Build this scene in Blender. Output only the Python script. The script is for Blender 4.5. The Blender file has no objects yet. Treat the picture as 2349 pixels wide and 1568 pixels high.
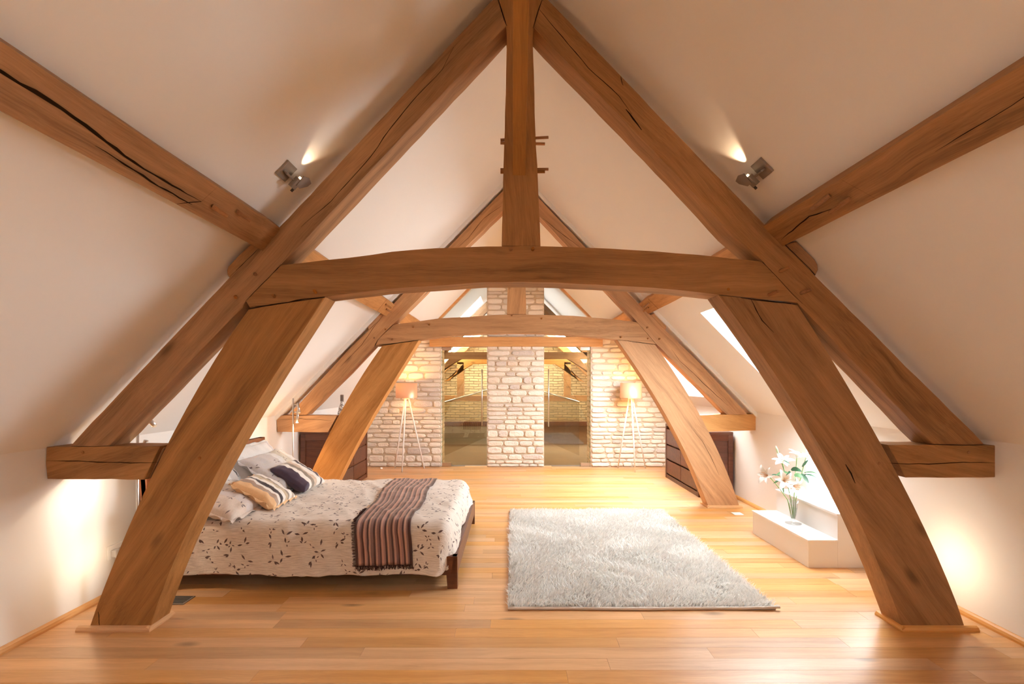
import bpy, bmesh, math, random
import numpy as np
from mathutils import Vector, Matrix, noise
R = random.Random(7)
scene = bpy.context.scene
COL = scene.collection
PI = math.pi

# ------------------------------------------------------------------ camera
F, CX, VX, VY, HC = 1109.0, 1174.5, 1174.5, 878.0, 1.40
cd = bpy.data.cameras.new('camera'); cam = bpy.data.objects.new('camera', cd); COL.objects.link(cam)
cam.location = (0, 0, HC); cam.rotation_euler = (PI/2, 0, 0)
cd.sensor_fit = 'HORIZONTAL'; cd.sensor_width = 36.0; cd.lens = 36.0*F/2349.0
cd.shift_y = (VY-784.0)/2349.0; cd.clip_start = 0.05; cd.clip_end = 200
scene.camera = cam
# ------------------------------------------------------------------ world, exposure
SKY = 31.0
w = bpy.data.worlds.new('overcast_sky'); scene.world = w; w.use_nodes = True
bg = w.node_tree.nodes['Background']; bg.inputs[0].default_value = (0.89, 0.955, 1.0, 1); bg.inputs[1].default_value = SKY
vs = scene.view_settings
vs.view_transform = 'Standard'; vs.look = 'None'; vs.gamma = 1.0; vs.use_curve_mapping = False
vs.exposure = 0.45
scene.cycles.max_bounces = 10; scene.cycles.diffuse_bounces = 7; scene.cycles.glossy_bounces = 4
scene.cycles.transmission_bounces = 8; scene.cycles.transparent_max_bounces = 12
scene.cycles.sample_clamp_indirect = 6.0
scene.cycles.caustics_reflective = False; scene.cycles.caustics_refractive = False
scene.cycles.use_denoising = True
def lamp(kind, name, loc, power, color, size=0.05, direction=None, **kw):
    l = bpy.data.lights.new(name, kind); l.energy = power; l.color = color
    if kind in ('POINT', 'SPOT'): l.shadow_soft_size = size
    for k, v in kw.items(): setattr(l, k, v)
    o = bpy.data.objects.new(name, l); COL.objects.link(o); o.location = loc
    if direction is not None: o.rotation_euler = Vector(direction).to_track_quat('-Z', 'Y').to_euler()
    return o
WARM = (1.0, 0.60, 0.28); WARM2 = (1.0, 0.72, 0.44)
def portal(center, x, y, direction):
    l = bpy.data.lights.new('sky_portal', 'AREA'); l.shape = 'RECTANGLE'; l.size = x; l.size_y = y
    l.cycles.is_portal = True
    o = bpy.data.objects.new('sky_portal', l); COL.objects.link(o); o.location = center
    o.rotation_euler = Vector(direction).to_track_quat('-Z', 'Y').to_euler(); return o

# ------------------------------------------------------------------ helpers
WM = {}
def M4(o): return WM.get(o.name, Matrix.Identity(4))
def add(o, parent=None, mat=None):
    """link; mat is the world matrix"""
    COL.objects.link(o)
    mat = mat or Matrix.Identity(4)
    WM[o.name] = mat
    o.matrix_basis = mat
    if parent is not None:
        o.parent = parent; o.matrix_parent_inverse = M4(parent).inverted()
    return o
def tag(o, label=None, cat=None, group=None, kind=None):
    if label: o['label'] = label
    if cat: o['category'] = cat
    if group: o['group'] = group
    if kind: o['kind'] = kind
    return o
def thing(name, loc, label, cat, group=None, rz=0):
    o = bpy.data.objects.new(name, None); o.empty_display_size = .1
    add(o, None, Matrix.Translation(loc) @ Matrix.Rotation(rz, 4, 'Z'))
    return tag(o, label, cat, group)
def mesh_obj(name, bm_or_data, mat, parent=None, world=None, smooth=False, label=None):
    me = bpy.data.meshes.new(name)
    if isinstance(bm_or_data, tuple):
        me.from_pydata(bm_or_data[0], [], bm_or_data[1])
    else:
        bmesh.ops.recalc_face_normals(bm_or_data, faces=bm_or_data.faces)
        bm_or_data.to_mesh(me); bm_or_data.free()
    if smooth: me.shade_smooth()
    mats = mat if isinstance(mat, (list, tuple)) else [mat]
    for m in mats: me.materials.append(m)
    o = bpy.data.objects.new(name, me)
    add(o, parent, world)
    if label: o['label'] = label
    return o
def P(px, py, D): return Vector(((px-VX)/F*D, D, HC-(py-VY)/F*D))
def bm_hexa(bm, c):
    """8 corners: bottom 4 ccw, top 4"""
    v = [bm.verts.new(p) for p in c]
    for f in ((0,1,2,3),(4,5,6,7),(0,1,5,4),(1,2,6,5),(2,3,7,6),(3,0,4,7)):
        bm.faces.new([v[i] for i in f])
    return v
def bm_box(bm, x0, x1, y0, y1, z0, z1, bev=0.0):
    v = bm_hexa(bm, [(x0,y0,z0),(x1,y0,z0),(x1,y1,z0),(x0,y1,z0),(x0,y0,z1),(x1,y0,z1),(x1,y1,z1),(x0,y1,z1)])
    if bev > 0:
        es = list({e for q in v for e in q.link_edges})
        bmesh.ops.bevel(bm, geom=es, offset=bev, segments=2, affect='EDGES', profile=.6)
def box(name, x0, x1, y0, y1, z0, z1, mat, parent=None, bev=0.0, label=None, smooth=False):
    c = Vector(((x0+x1)/2, (y0+y1)/2, (z0+z1)/2))
    bm = bmesh.new(); bm_box(bm, x0-c.x, x1-c.x, y0-c.y, y1-c.y, z0-c.z, z1-c.z, bev)
    return mesh_obj(name, bm, mat, parent, Matrix.Translation(c), label=label)
def bm_tube(bm, pts, rad, n=10, cap=True):
    rads = rad if isinstance(rad, (list, tuple)) else [rad]*len(pts)
    pts = [Vector(p) for p in pts]; rings = []; ref = None
    for i, p in enumerate(pts):
        t = (pts[min(i+1, len(pts)-1)]-pts[max(i-1, 0)]).normalized()
        if ref is None:
            ref = Vector((0,0,1)) if abs(t.z) < .9 else Vector((1,0,0))
        a = t.cross(ref).normalized(); b = t.cross(a).normalized(); ref = b.cross(t) if b.length else ref
        ref = a.cross(t).normalized()*-1 if False else ref
        rings.append([bm.verts.new(p+a*math.cos(2*PI*k/n)*rads[i]+b*math.sin(2*PI*k/n)*rads[i]) for k in range(n)])
        ref = b*-1 if False else (Vector((0,0,1)) if abs(t.z) < .9 else Vector((1,0,0)))
    for i in range(len(rings)-1):
        for k in range(n):
            bm.faces.new((rings[i][k], rings[i][(k+1)%n], rings[i+1][(k+1)%n], rings[i+1][k]))
    if cap: bm.faces.new(rings[0][::-1]); bm.faces.new(rings[-1])
def tube(name, pts, rad, mat, parent=None, n=10, label=None, smooth=True):
    c = Vector(pts[0]); bm = bmesh.new(); bm_tube(bm, [Vector(p)-c for p in pts], rad, n)
    return mesh_obj(name, bm, mat, parent, Matrix.Translation(c), smooth=smooth, label=label)
def bm_lathe(bm, prof, n=24, c=(0,0,0)):
    rings = []
    for r, z in prof:
        if r < 1e-5: rings.append([bm.verts.new((c[0], c[1], c[2]+z))])
        else: rings.append([bm.verts.new((c[0]+r*math.cos(2*PI*k/n), c[1]+r*math.sin(2*PI*k/n), c[2]+z)) for k in range(n)])
    for a, b in zip(rings[:-1], rings[1:]):
        for k in range(n):
            k2 = (k+1) % n
            if len(a) == 1 and len(b) == 1: continue
            if len(a) == 1: bm.faces.new((a[0], b[k2], b[k]))
            elif len(b) == 1: bm.faces.new((a[k], a[k2], b[0]))
            else: bm.faces.new((a[k], a[k2], b[k2], b[k]))

# ------------------------------------------------------------------ materials
class NT:
    def __init__(s, name):
        s.m = bpy.data.materials.new(name); s.m.use_nodes = True; s.t = s.m.node_tree
        s.b = s.t.nodes['Principled BSDF']; s.out = s.t.nodes['Material Output']
    def n(s, typ, **kw):
        x = s.t.nodes.new(typ)
        for k, v in kw.items():
            if k.startswith('i_'):
                key = k[2:].replace('_', ' ')
                x.inputs[int(key) if key.isdigit() else key].default_value = v
            else: setattr(x, k, v)
        return x
    def l(s, a, b): s.t.links.new(a, b)
    def math(s, op, a, b=None, c=None):
        x = s.n('ShaderNodeMath', operation=op)
        for i, v in enumerate((a, b, c)):
            if v is None: continue
            if isinstance(v, (int, float)): x.inputs[i].default_value = v
            else: s.l(v, x.inputs[i])
        return x.outputs[0]
    def vmath(s, op, a, b=None):
        x = s.n('ShaderNodeVectorMath', operation=op)
        for i, v in enumerate((a, b)):
            if v is None: continue
            if isinstance(v, tuple): x.inputs[i].default_value = v
            else: s.l(v, x.inputs[i])
        return x.outputs[0]
    def ramp(s, fac, stops, interp='LINEAR'):
        x = s.n('ShaderNodeValToRGB'); e = x.color_ramp.elements; x.color_ramp.interpolation = interp
        while len(e) < len(stops): e.new(0.5)
        for q, (p, c) in zip(e, stops): q.position = p; q.color = (*c, 1) if len(c) == 3 else c
        if fac is not None: s.l(fac, x.inputs[0])
        return x.outputs[0]
    def mix(s, fac, a, b, mode='MIX'):
        x = s.n('ShaderNodeMix', data_type='RGBA', blend_type=mode)
        for i, v in ((0, fac), (6, a), (7, b)):
            if isinstance(v, (int, float)): x.inputs[i].default_value = v
            elif isinstance(v, tuple): x.inputs[i].default_value = (*v, 1) if len(v) == 3 else v
            else: s.l(v, x.inputs[i])
        return x.outputs[2]
    def bump(s, h, strength=.3, dist=.01):
        x = s.n('ShaderNodeBump'); x.inputs['Strength'].default_value = strength; x.inputs['Distance'].default_value = dist
        s.l(h, x.inputs['Height']); s.l(x.outputs[0], s.b.inputs['Normal'])
    def noise(s, vec, scale, detail=3, rough=.5, dist=0.0):
        x = s.n('ShaderNodeTexNoise'); x.inputs['Scale'].default_value = scale; x.inputs['Detail'].default_value = detail
        x.inputs['Roughness'].default_value = rough; x.inputs['Distortion'].default_value = dist
        if vec is not None: s.l(vec, x.inputs['Vector'])
        return x.outputs[0]
def lin(r, g, b):
    f = lambda c: ((c/255+.055)/1.055)**2.4 if c/255 > .04045 else c/255/12.92
    return (f(r), f(g), f(b))
def plain(name, col, rough=.5, metal=0.0, spec=.5, emit=None, es=0.0):
    t = NT(name); t.b.inputs['Base Color'].default_value = (*col, 1); t.b.inputs['Roughness'].default_value = rough
    t.b.inputs['Metallic'].default_value = metal; t.b.inputs['Specular IOR Level'].default_value = spec
    if emit: t.b.inputs['Emission Color'].default_value = (*emit, 1); t.b.inputs['Emission Strength'].default_value = es
    return t.m
def wood(name, dark, light, rough=.5, spec=.3, vary=.0, g=1.0, knots=True, bump=.25, coat=0.0):
    t = NT(name); tc = t.n('ShaderNodeTexCoord'); oi = t.n('ShaderNodeObjectInfo')
    off = t.n('ShaderNodeVectorMath', operation='SCALE'); off.inputs[0].default_value = (17.3, 9.1, 5.7)
    t.l(oi.outputs['Random'], off.inputs[3])
    v0 = t.vmath('ADD', tc.outputs['Object'], off.outputs[0])
    warp = t.n('ShaderNodeTexNoise'); warp.inputs['Scale'].default_value = 1.6*g; t.l(v0, warp.inputs['Vector'])
    wv = t.vmath('MULTIPLY', warp.outputs['Color'], (0.0, .09/g, .09/g)); v = t.vmath('ADD', v0, wv)
    va = t.vmath('MULTIPLY', v, (.7*g, 17*g, 17*g)); vb = t.vmath('MULTIPLY', v, (7.0*g, 190*g, 190*g))
    vc = t.vmath('MULTIPLY', v0, (1.2, 2.2, 2.2))
    a = t.noise(va, 1.0, 6, .62, .25); b = t.noise(vb, 1.0, 2, .6); c = t.noise(vc, 1.0, 3, .5)
    s = t.math('ADD', t.math('MULTIPLY', a, .60), t.math('ADD', t.math('MULTIPLY', b, .22), t.math('MULTIPLY', c, .23)))
    col = t.ramp(s, [(.30, dark), (.50, tuple(d*.45+l*.55 for d, l in zip(dark, light))), (.70, light)])
    if knots:
        vk = t.vmath('MULTIPLY', v0, (1.5*g, 4.0*g, 4.0*g)); vo = t.n('ShaderNodeTexVoronoi'); vo.inputs['Scale'].default_value = 1.0
        t.l(vk, vo.inputs['Vector']); kf = t.ramp(vo.outputs['Distance'], [(.0, (.15, .15, .15)), (.055, (.45, .45, .45)), (.13, (1, 1, 1))])
        col = t.mix(.75, col, kf, 'MULTIPLY')
    if vary:
        h = t.n('ShaderNodeHueSaturation'); t.l(col, h.inputs['Color'])
        h.inputs['Hue'].default_value = .5
        t.l(t.math('ADD', t.math('MULTIPLY', oi.outputs['Random'], vary*2), 1-vary), h.inputs['Value'])
        r2 = t.math('FRACT', t.math('MULTIPLY', oi.outputs['Random'], 37.7))
        t.l(t.math('ADD', t.math('MULTIPLY', r2, .25), .88), h.inputs['Saturation']); col = h.outputs[0]
    t.l(col, t.b.inputs['Base Color']); t.b.inputs['Roughness'].default_value = rough
    t.b.inputs['Specular IOR Level'].default_value = spec
    if coat: t.b.inputs['Coat Weight'].default_value = coat; t.b.inputs['Coat Roughness'].default_value = .32
    t.bump(t.math('ADD', a, b), bump, .004); return t.m
def plaster():
    t = NT('cream_plaster'); tc = t.n('ShaderNodeTexCoord')
    a = t.noise(tc.outputs['Object'], 1.3, 3); b = t.noise(tc.outputs['Object'], 60, 2)
    t.l(t.ramp(a, [(.3, (.855, .83, .79)), (.7, (.875, .85, .81))]), t.b.inputs['Base Color'])
    t.b.inputs['Roughness'].default_value = .75; t.b.inputs['Specular IOR Level'].default_value = .2
    t.bump(t.math('ADD', t.math('MULTIPLY', a, 2.0), t.math('MULTIPLY', b, .12)), .25, .01); return t.m
def stone(name, c0, c1, c2, sc=1.0):
    t = NT(name); tc = t.n('ShaderNodeTexCoord'); oi = t.n('ShaderNodeObjectInfo')
    off = t.n('ShaderNodeVectorMath', operation='SCALE'); off.inputs[0].default_value = (7.3, 9.1, 5.7); t.l(oi.outputs['Random'], off.inputs[3])
    v = t.vmath('ADD', tc.outputs['Object'], off.outputs[0])
    a = t.noise(v, 9*sc, 4, .6); b = t.noise(v, 45*sc, 4, .65)
    r = t.ramp(oi.outputs['Random'], [(0, c0), (.45, c1), (.8, c1), (1, c2)])
    c = t.mix(t.math('MULTIPLY', a, .35), r, (.60, .50, .38)); c = t.mix(t.ramp(b, [(.5, (0, 0, 0)), (.8, (.5, .5, .5))]), c, (.78, .72, .64))
    t.l(c, t.b.inputs['Base Color']); t.b.inputs['Roughness'].default_value = .85; t.b.inputs['Specular IOR Level'].default_value = .15
    t.bump(t.math('ADD', t.math('MULTIPLY', a, 1.5), b), .8, .012); return t.m
def far_stone():
    t = NT('distant_stone'); tc = t.n('ShaderNodeTexCoord'); mp = t.n('ShaderNodeMapping'); mp.inputs['Rotation'].default_value = (PI/2, 0, 0)
    t.l(tc.outputs['Object'], mp.inputs[0])
    nz = t.n('ShaderNodeTexNoise'); nz.inputs['Scale'].default_value = 5; t.l(mp.outputs[0], nz.inputs['Vector'])
    v = t.vmath('ADD', mp.outputs[0], t.vmath('MULTIPLY', nz.outputs['Color'], (.05, .05, 0)))
    br = t.n('ShaderNodeTexBrick'); t.l(v, br.inputs['Vector'])
    for k, x in (('Scale', 1.0), ('Mortar Size', .012), ('Brick Width', .27), ('Row Height', .075), ('Mortar Smooth', .3), ('Bias', 0.0)): br.inputs[k].default_value = x
    br.inputs['Color1'].default_value = (.80, .66, .45, 1); br.inputs['Color2'].default_value = (.58, .47, .32, 1); br.inputs['Mortar'].default_value = (.34, .27, .18, 1)
    t.l(br.outputs['Color'], t.b.inputs['Base Color']); t.b.inputs['Roughness'].default_value = .9
    t.bump(t.math('SUBTRACT', 1.0, br.outputs['Fac']), .8, .02); return t.m
def glass_pane(name, tint, refl, rough=0.0):
    t = NT(name); tr = t.n('ShaderNodeBsdfTransparent'); tr.inputs[0].default_value = (*tint, 1)
    gl = t.n('ShaderNodeBsdfGlossy'); gl.inputs['Roughness'].default_value = rough
    mx = t.n('ShaderNodeMixShader'); mx.inputs[0].default_value = refl
    t.l(tr.outputs[0], mx.inputs[1]); t.l(gl.outputs[0], mx.inputs[2]); t.l(mx.outputs[0], t.out.inputs[0]); return t.m
def clear_glass():
    t = NT('clear_glass'); tr = t.n('ShaderNodeBsdfTransparent'); tr.inputs[0].default_value = (.985, .99, .985, 1)
    gl = t.n('ShaderNodeBsdfGlossy'); gl.inputs['Roughness'].default_value = .02
    lw = t.n('ShaderNodeLayerWeight'); lw.inputs[0].default_value = .35
    f = t.math('ADD', t.math('MULTIPLY', lw.outputs['Fresnel'], .35), .02)
    mx = t.n('ShaderNodeMixShader'); t.l(f, mx.inputs[0]); t.l(tr.outputs[0], mx.inputs[1]); t.l(gl.outputs[0], mx.inputs[2]); t.l(mx.outputs[0], t.out.inputs[0]); return t.m
def leaves(t, uv, S, seed, size, keep):
    """mask of printed sprigs"""
    v = t.vmath('ADD', t.vmath('MULTIPLY', uv, (S, S, 0)), (seed, seed*.7, 0))
    vo = t.n('ShaderNodeTexVoronoi', voronoi_dimensions='2D'); vo.inputs['Scale'].default_value = 1.0; vo.inputs['Randomness'].default_value = .85
    t.l(v, vo.inputs['Vector']); d = t.vmath('SUBTRACT', v, vo.outputs['Position'])
    sc = t.n('ShaderNodeSeparateColor'); t.l(vo.outputs['Color'], sc.inputs[0]); sx = t.n('ShaderNodeSeparateXYZ'); t.l(d, sx.inputs[0])
    tot = None
    for k, (da, r0, ln) in enumerate(((0, .20, 1.0), (1.9, .17, .8), (3.3, .22, .9), (4.9, .16, .6))):
        a = t.math('ADD', t.math('MULTIPLY', sc.outputs[0], 6.283), da + .0)
        a = t.math('ADD', a, t.math('MULTIPLY', sc.outputs[1], .9*(k-1)))
        c = t.math('COSINE', a); s = t.math('SINE', a)
        x = t.math('ADD', t.math('MULTIPLY', sx.outputs[0], c), t.math('MULTIPLY', sx.outputs[1], s))
        y = t.math('SUBTRACT', t.math('MULTIPLY', sx.outputs[1], c), t.math('MULTIPLY', sx.outputs[0], s))
        x = t.math('DIVIDE', t.math('SUBTRACT', x, r0*size/.15), size*ln); y = t.math('DIVIDE', y, size*.30)
        xa = t.math('ABSOLUTE', x)
        q = t.math('ADD', t.math('POWER', xa, 1.4), t.math('ABSOLUTE', y))
        m = t.math('LESS_THAN', q, 1.0)
        if k: m = t.math('MULTIPLY', m, t.math('GREATER_THAN', t.math('FRACT', t.math('MULTIPLY', sc.outputs[2], 3.1*k+1.7)), .35))
        tot = m if tot is None else t.math('MAXIMUM', tot, m)
    return t.math('MULTIPLY', tot, t.math('LESS_THAN', sc.outputs[2], keep))
def duvet_mat():
    t = NT('sprig_print_cotton'); u = t.n('ShaderNodeUVMap'); u.uv_map = 'UVMap'; uv = u.outputs[0]
    f = t.vmath('MULTIPLY', uv, (14, 170, 1)); w1 = t.noise(f, 1.0, 3, .6); w2 = t.noise(uv, 5, 3)
    base = t.ramp(w1, [(.3, (.56, .475, .40)), (.6, (.80, .715, .63))])
    m = t.math('MAXIMUM', leaves(t, uv, 7.6, 0.0, .165, .95), leaves(t, uv, 10.5, 3.3, .13, .6))
    t.l(t.mix(m, base, (.10, .05, .04)), t.b.inputs['Base Color']); t.b.inputs['Roughness'].default_value = .6
    t.b.inputs['Sheen Weight'].default_value = .3
    t.bump(t.math('ADD', w1, t.math('MULTIPLY', w2, .6)), .5, .01); return t.m
def stripes(name, stops, wob=0.0, rough=.7, axis=0, sheen=.2, leaf=False, fine=True):
    t = NT(name); u = t.n('ShaderNodeUVMap'); u.uv_map = 'UVMap'; s = t.n('ShaderNodeSeparateXYZ'); t.l(u.outputs[0], s.inputs[0])
    x = s.outputs[axis]
    if wob: x = t.math('ADD', x, t.math('MULTIPLY', t.math('SUBTRACT', t.noise(u.outputs[0], 3, 2), .5), wob))
    c = t.ramp(x, stops, 'CONSTANT')
    if leaf:
        m = leaves(t, u.outputs[0], leaf, 5.1, .16, .7); c = t.mix(m, c, (.16, .12, .13))
        fl = t.noise(u.outputs[0], 14, 3, .6, 1.5); c = t.mix(t.ramp(fl, [(.5, (0, 0, 0)), (.56, (.4, .4, .4)), (.62, (0, 0, 0))]), c, (.55, .46, .33))
    n = t.noise(u.outputs[0], 60, 2)
    c = t.mix(.25, c, t.ramp(n, [(.3, (.6, .6, .6)), (.7, (1, 1, 1))]), 'MULTIPLY')
    t.l(c, t.b.inputs['Base Color']); t.b.inputs['Roughness'].default_value = rough; t.b.inputs['Sheen Weight'].default_value = sheen
    t.bump(n, .25, .004); return t.m

M_plaster = plaster()
M_oak = wood('oak_beam', lin(100, 66, 36), lin(186, 136, 88), .62, .25, .06)
M_oak2 = wood('oak_beam_light', lin(138, 92, 54), lin(212, 160, 110), .6, .25, .05)
M_pine = wood('pine_lintel', lin(158, 108, 66), lin(216, 168, 118), .6, .25, .05)
M_floor = wood('oak_floorboard', lin(172, 120, 72), lin(222, 172, 118), .36, .5, .13, g=1.0, bump=.06, coat=.25)
M_dark = wood('dark_stained_wood', lin(58, 30, 20), lin(112, 66, 44), .38, .45, .05, g=1.6, knots=False, bump=.12)
M_skirt = wood('oak_skirting', lin(176, 120, 70), lin(220, 170, 115), .45, .4, .05)
M_crack = plain('crack_shadow', (.025, .013, .006), .95, spec=0)
M_peg = wood('oak_peg', lin(120, 76, 42), lin(176, 122, 76), .6, .2, .1)
M_stone = stone('cotswold_stone', (.60, .55, .52), (.86, .80, .72), (.74, .62, .50))
M_mortar = plain('lime_mortar', (.58, .49, .38), .95, spec=.1)
M_fstone = far_stone()
M_steel = plain('brushed_steel', (.62, .58, .54), .28, 1.0)
M_steel2 = plain('grey_metal', (.33, .28, .24), .5, .6)
M_white = plain('white_painted_board', (.84, .82, .80), .35)
M_whitem = plain('white_powder_coat', (.86, .84, .82), .35)
M_frame = plain('white_window_frame', (.86, .86, .86), .4)
M_dglass = glass_pane('tinted_door_glass', (.84, .75, .58), .10)
M_wglass = glass_pane('window_glass', (.97, .98, .98), .04)
M_bglass = glass_pane('balustrade_glass', (.86, .83, .76), .05)
M_glass = clear_glass()
M_edge = plain('green_glass_edge', (.35, .55, .45), .2)
M_duvet = duvet_mat()
M_grey = plain('grey_plaster', (.36, .32, .28), .8); M_landf = plain('brown_landing_carpet', (.16, .11, .07), .8)
M_sheet = plain('white_sheet', (.80, .79, .80), .8)

# ------------------------------------------------------------------ room shell
XL, XR, XM = -2.646, 2.737, .05
ZEL, ZER, ZR = 1.03, 1.07, 3.80
def roofz(x):
    return ZEL+(x-XL)*(ZR-ZEL)/(XM-XL) if x < XM else ZER+(XR-x)*(ZR-ZER)/(XR-XM)
Y0, YW, YE = -3.2, 8.09, 14.0
TH = .26
def slope_piece(bm, x0, x1, y0, y1, th=TH, dz=0.0):
    a, b = roofz(x0)+dz, roofz(x1)+dz
    bm_hexa(bm, [(x0,y0,a),(x1,y0,b),(x1,y1,b),(x0,y1,a),(x0,y0,a+th),(x1,y0,b+th),(x1,y1,b+th),(x0,y1,a+th)])
def slope_with_holes(bm, xa, xb, holes):
    ys = sorted({Y0, YE} | {h[2] for h in holes} | {h[3] for h in holes})
    for y0, y1 in zip(ys[:-1], ys[1:]):
        hs = [h for h in holes if h[2] <= y0+1e-6 and h[3] >= y1-1e-6]
        if not hs: slope_piece(bm, xa, xb, y0, y1)
        else:
            h = hs[0]; slope_piece(bm, xa, h[0], y0, y1); slope_piece(bm, h[1], xb, y0, y1)
HR = [(1.767, 2.58, 3.62, 4.53), (1.72, 2.60, 5.78, 7.10), (.9, 1.9, 11.7, 13.2), (1.5, 2.25, 9.0, 10.6), (1.3, 2.1, -1.75, -1.15)]  # last hole: unseen skylight added behind the camera to brighten the front bay
HL = [(-1.35, -.62, 9.55, 10.35), (-1.9, -.9, 11.7, 13.2), (-2.15, -1.45, 8.75, 9.5), (-2.05, -1.3, -1.75, -1.15)]  # last hole: its left twin, also added out of view for fill light
bm = bmesh.new(); slope_with_holes(bm, XL-.3, XM, HL); slope_with_holes(bm, XM, XR+.3, HR)
mesh_obj('ceiling', bm, M_plaster)['kind'] = 'structure'
bm = bmesh.new(); bm_box(bm, XL-.3, XL, Y0, YE, -.2, ZEL+.12)
mesh_obj('wall_left', bm, M_plaster)['kind'] = 'structure'
bm = bmesh.new(); WZ0, WZ1 = .46, .95
bm_box(bm, XR, XR+.3, Y0, 3.60, -.2, ZER+.12); bm_box(bm, XR, XR+.3, 4.50, YE, -.2, ZER+.12)
bm_box(bm, XR, XR+.3, 3.60, 4.50, -.2, WZ0); bm_box(bm, XR, XR+.3, 3.60, 4.50, WZ1, ZER+.12)
mesh_obj('wall_right', bm, M_plaster)['kind'] = 'structure'
bm = bmesh.new()
bm_hexa(bm, [(XL-.3, Y0-.2, -.2), (XR+.3, Y0-.2, -.2), (XR+.3, Y0, -.2), (XL-.3, Y0, -.2), (XL-.3, Y0-.2, 1.0), (XR+.3, Y0-.2, 1.0), (XR+.3, Y0, 1.0), (XL-.3, Y0, 1.0)])
v = [bm.verts.new(p) for p in ((XL-.3, Y0, 1.0), (XR+.3, Y0, 1.0), (XM, Y0, 4.0), (XL-.3, Y0-.2, 1.0), (XR+.3, Y0-.2, 1.0), (XM, Y0-.2, 4.0))]
for f in ((0,1,2),(3,5,4),(0,2,5,3),(1,4,5,2),(0,3,4,1)): bm.faces.new([v[i] for i in f])
mesh_obj('wall_back', bm, M_plaster)['kind'] = 'structure'
bm = bmesh.new(); bm_box(bm, XL-.3, XR+.3, YE, YE+.2, -.2, 4.3)
mesh_obj('wall_end', bm, M_fstone)['kind'] = 'structure'
# plaster rib over the second truss
bm = bmesh.new()
for x0, x1 in ((XL, XM), (XM, XR)):
    slope_piece(bm, x0, x1, 5.40, 5.66, .05, -.05)
o = mesh_obj('trim_1', bm, M_plaster); o['kind'] = 'structure'
# roof windows
def roof_window(n, h, label):
    x0, x1, y0, y1 = h; s = .05; bm = bmesh.new(); off = TH-.05
    for a in ((x0, x1, y0, y0+s), (x0, x1, y1-s, y1), (x0, x0+s*.7, y0+s, y1-s), (x1-s*.7, x1, y0+s, y1-s)):
        slope_piece(bm, a[0], a[1], a[2], a[3], .05, off)
    f = mesh_obj('window_%d' % n, bm, M_frame); tag(f, label, kind='structure')
    bm = bmesh.new(); slope_piece(bm, x0+.03, x1-.03, y0+.04, y1-.04, .006, off+.02)
    mesh_obj('pane', bm, M_wglass, f)
    xm = (x0+x1)/2; k = -1 if xm > XM else 1; zc = roofz(xm)+off+.08
    nrm = Vector((k*.71, 0, -.71)); portal((xm, (y0+y1)/2, zc), abs(x1-x0)*1.5, y1-y0, nrm)
roof_window(1, HR[0], 'white framed roof window in the right slope behind the front truss')
roof_window(2, HR[1], 'white framed roof window in the right slope behind the second truss')
for k, h in enumerate(HR[2:]+HL): roof_window(4+k, h, None)  # includes the added, unseen fill pair behind the camera
bm = bmesh.new(); x = XR+.22
for a in ((3.60, 3.65, WZ0, WZ1), (4.45, 4.50, WZ0, WZ1), (3.65, 4.45, WZ0, WZ0+.05), (3.65, 4.45, WZ1-.05, WZ1)):
    bm_box(bm, x, x+.05, a[0], a[1], a[2], a[3])
f = mesh_obj('window_3', bm, M_frame); tag(f, 'low white window in the right knee wall above the white steps', kind='structure')
box('pane', x+.02, x+.026, 3.64, 4.46, WZ0+.04, WZ1-.04, M_wglass, f)
portal((XR+.29, 4.05, (WZ0+WZ1)/2), .9, .5, (-1, 0, 0))

# floor: slab with boards on it
bm = bmesh.new(); bm_box(bm, XL-.3, XR+.3, Y0, YE, -.2, -.014)
floor = mesh_obj('floor', bm, M_crack); floor['kind'] = 'structure'
y = 2.057-.1*2; row = 0; PW = .1005; n_planks = 0
while y < 8.12:
    xx = XL - R.random()*1.3
    while xx < XR:
        L = R.uniform(1.15, 2.3); a, b = max(xx, XL-.02), min(xx+L, XR+.02)
        if b-a > .004:
            box('plank', a+.0006, b-.0006, y+.0006, y+PW-.0006, -.014, R.uniform(-.0003, .0003), M_floor, floor, 0.0); n_planks += 1
        xx += L
    y += PW; row += 1
def plank_stuff(y0, y1):
    bm = bmesh.new(); y = y0
    while y < y1-.01:
        bm_box(bm, XL, XR, y+.0006, min(y+PW, y1)-.0006, -.014, 0); y += PW
    o = mesh_obj('plank_field', bm, M_floor, floor); o['kind'] = 'stuff'
plank_stuff(Y0, 2.057-.2); 
bm = bmesh.new(); bm_box(bm, XL, XR, 8.12, YE, -.014, 0.0); mesh_obj('landing_floor', bm, M_landf, floor)
# skirting
for nm, x0, sgn in (('baseboard_left', XL, 1), ('baseboard_right', XR, -1)):
    bm = bmesh.new(); prof = [(0, 0), (.022, 0), (.022, .012), (.016, .026), (.006, .034), (0, .036)]
    a = [bm.verts.new((q[0]*sgn, Y0, q[1])) for q in prof]; b = [bm.verts.new((q[0]*sgn, YW, q[1])) for q in prof]
    for i in range(len(prof)):
        j = (i+1) % len(prof); bm.faces.new((a[i], a[j], b[j], b[i]))
    bm.faces.new(a); bm.faces.new(b[::-1])
    # grain along Y: turn the mesh
    for v in bm.verts: v.co = Vector((v.co.y, -v.co.x, v.co.z))
    mesh_obj(nm, bm, M_skirt, None, Matrix.Translation((x0, 0, 0)) @ Matrix.Rotation(PI/2, 4, 'Z'))['kind'] = 'structure'

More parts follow.
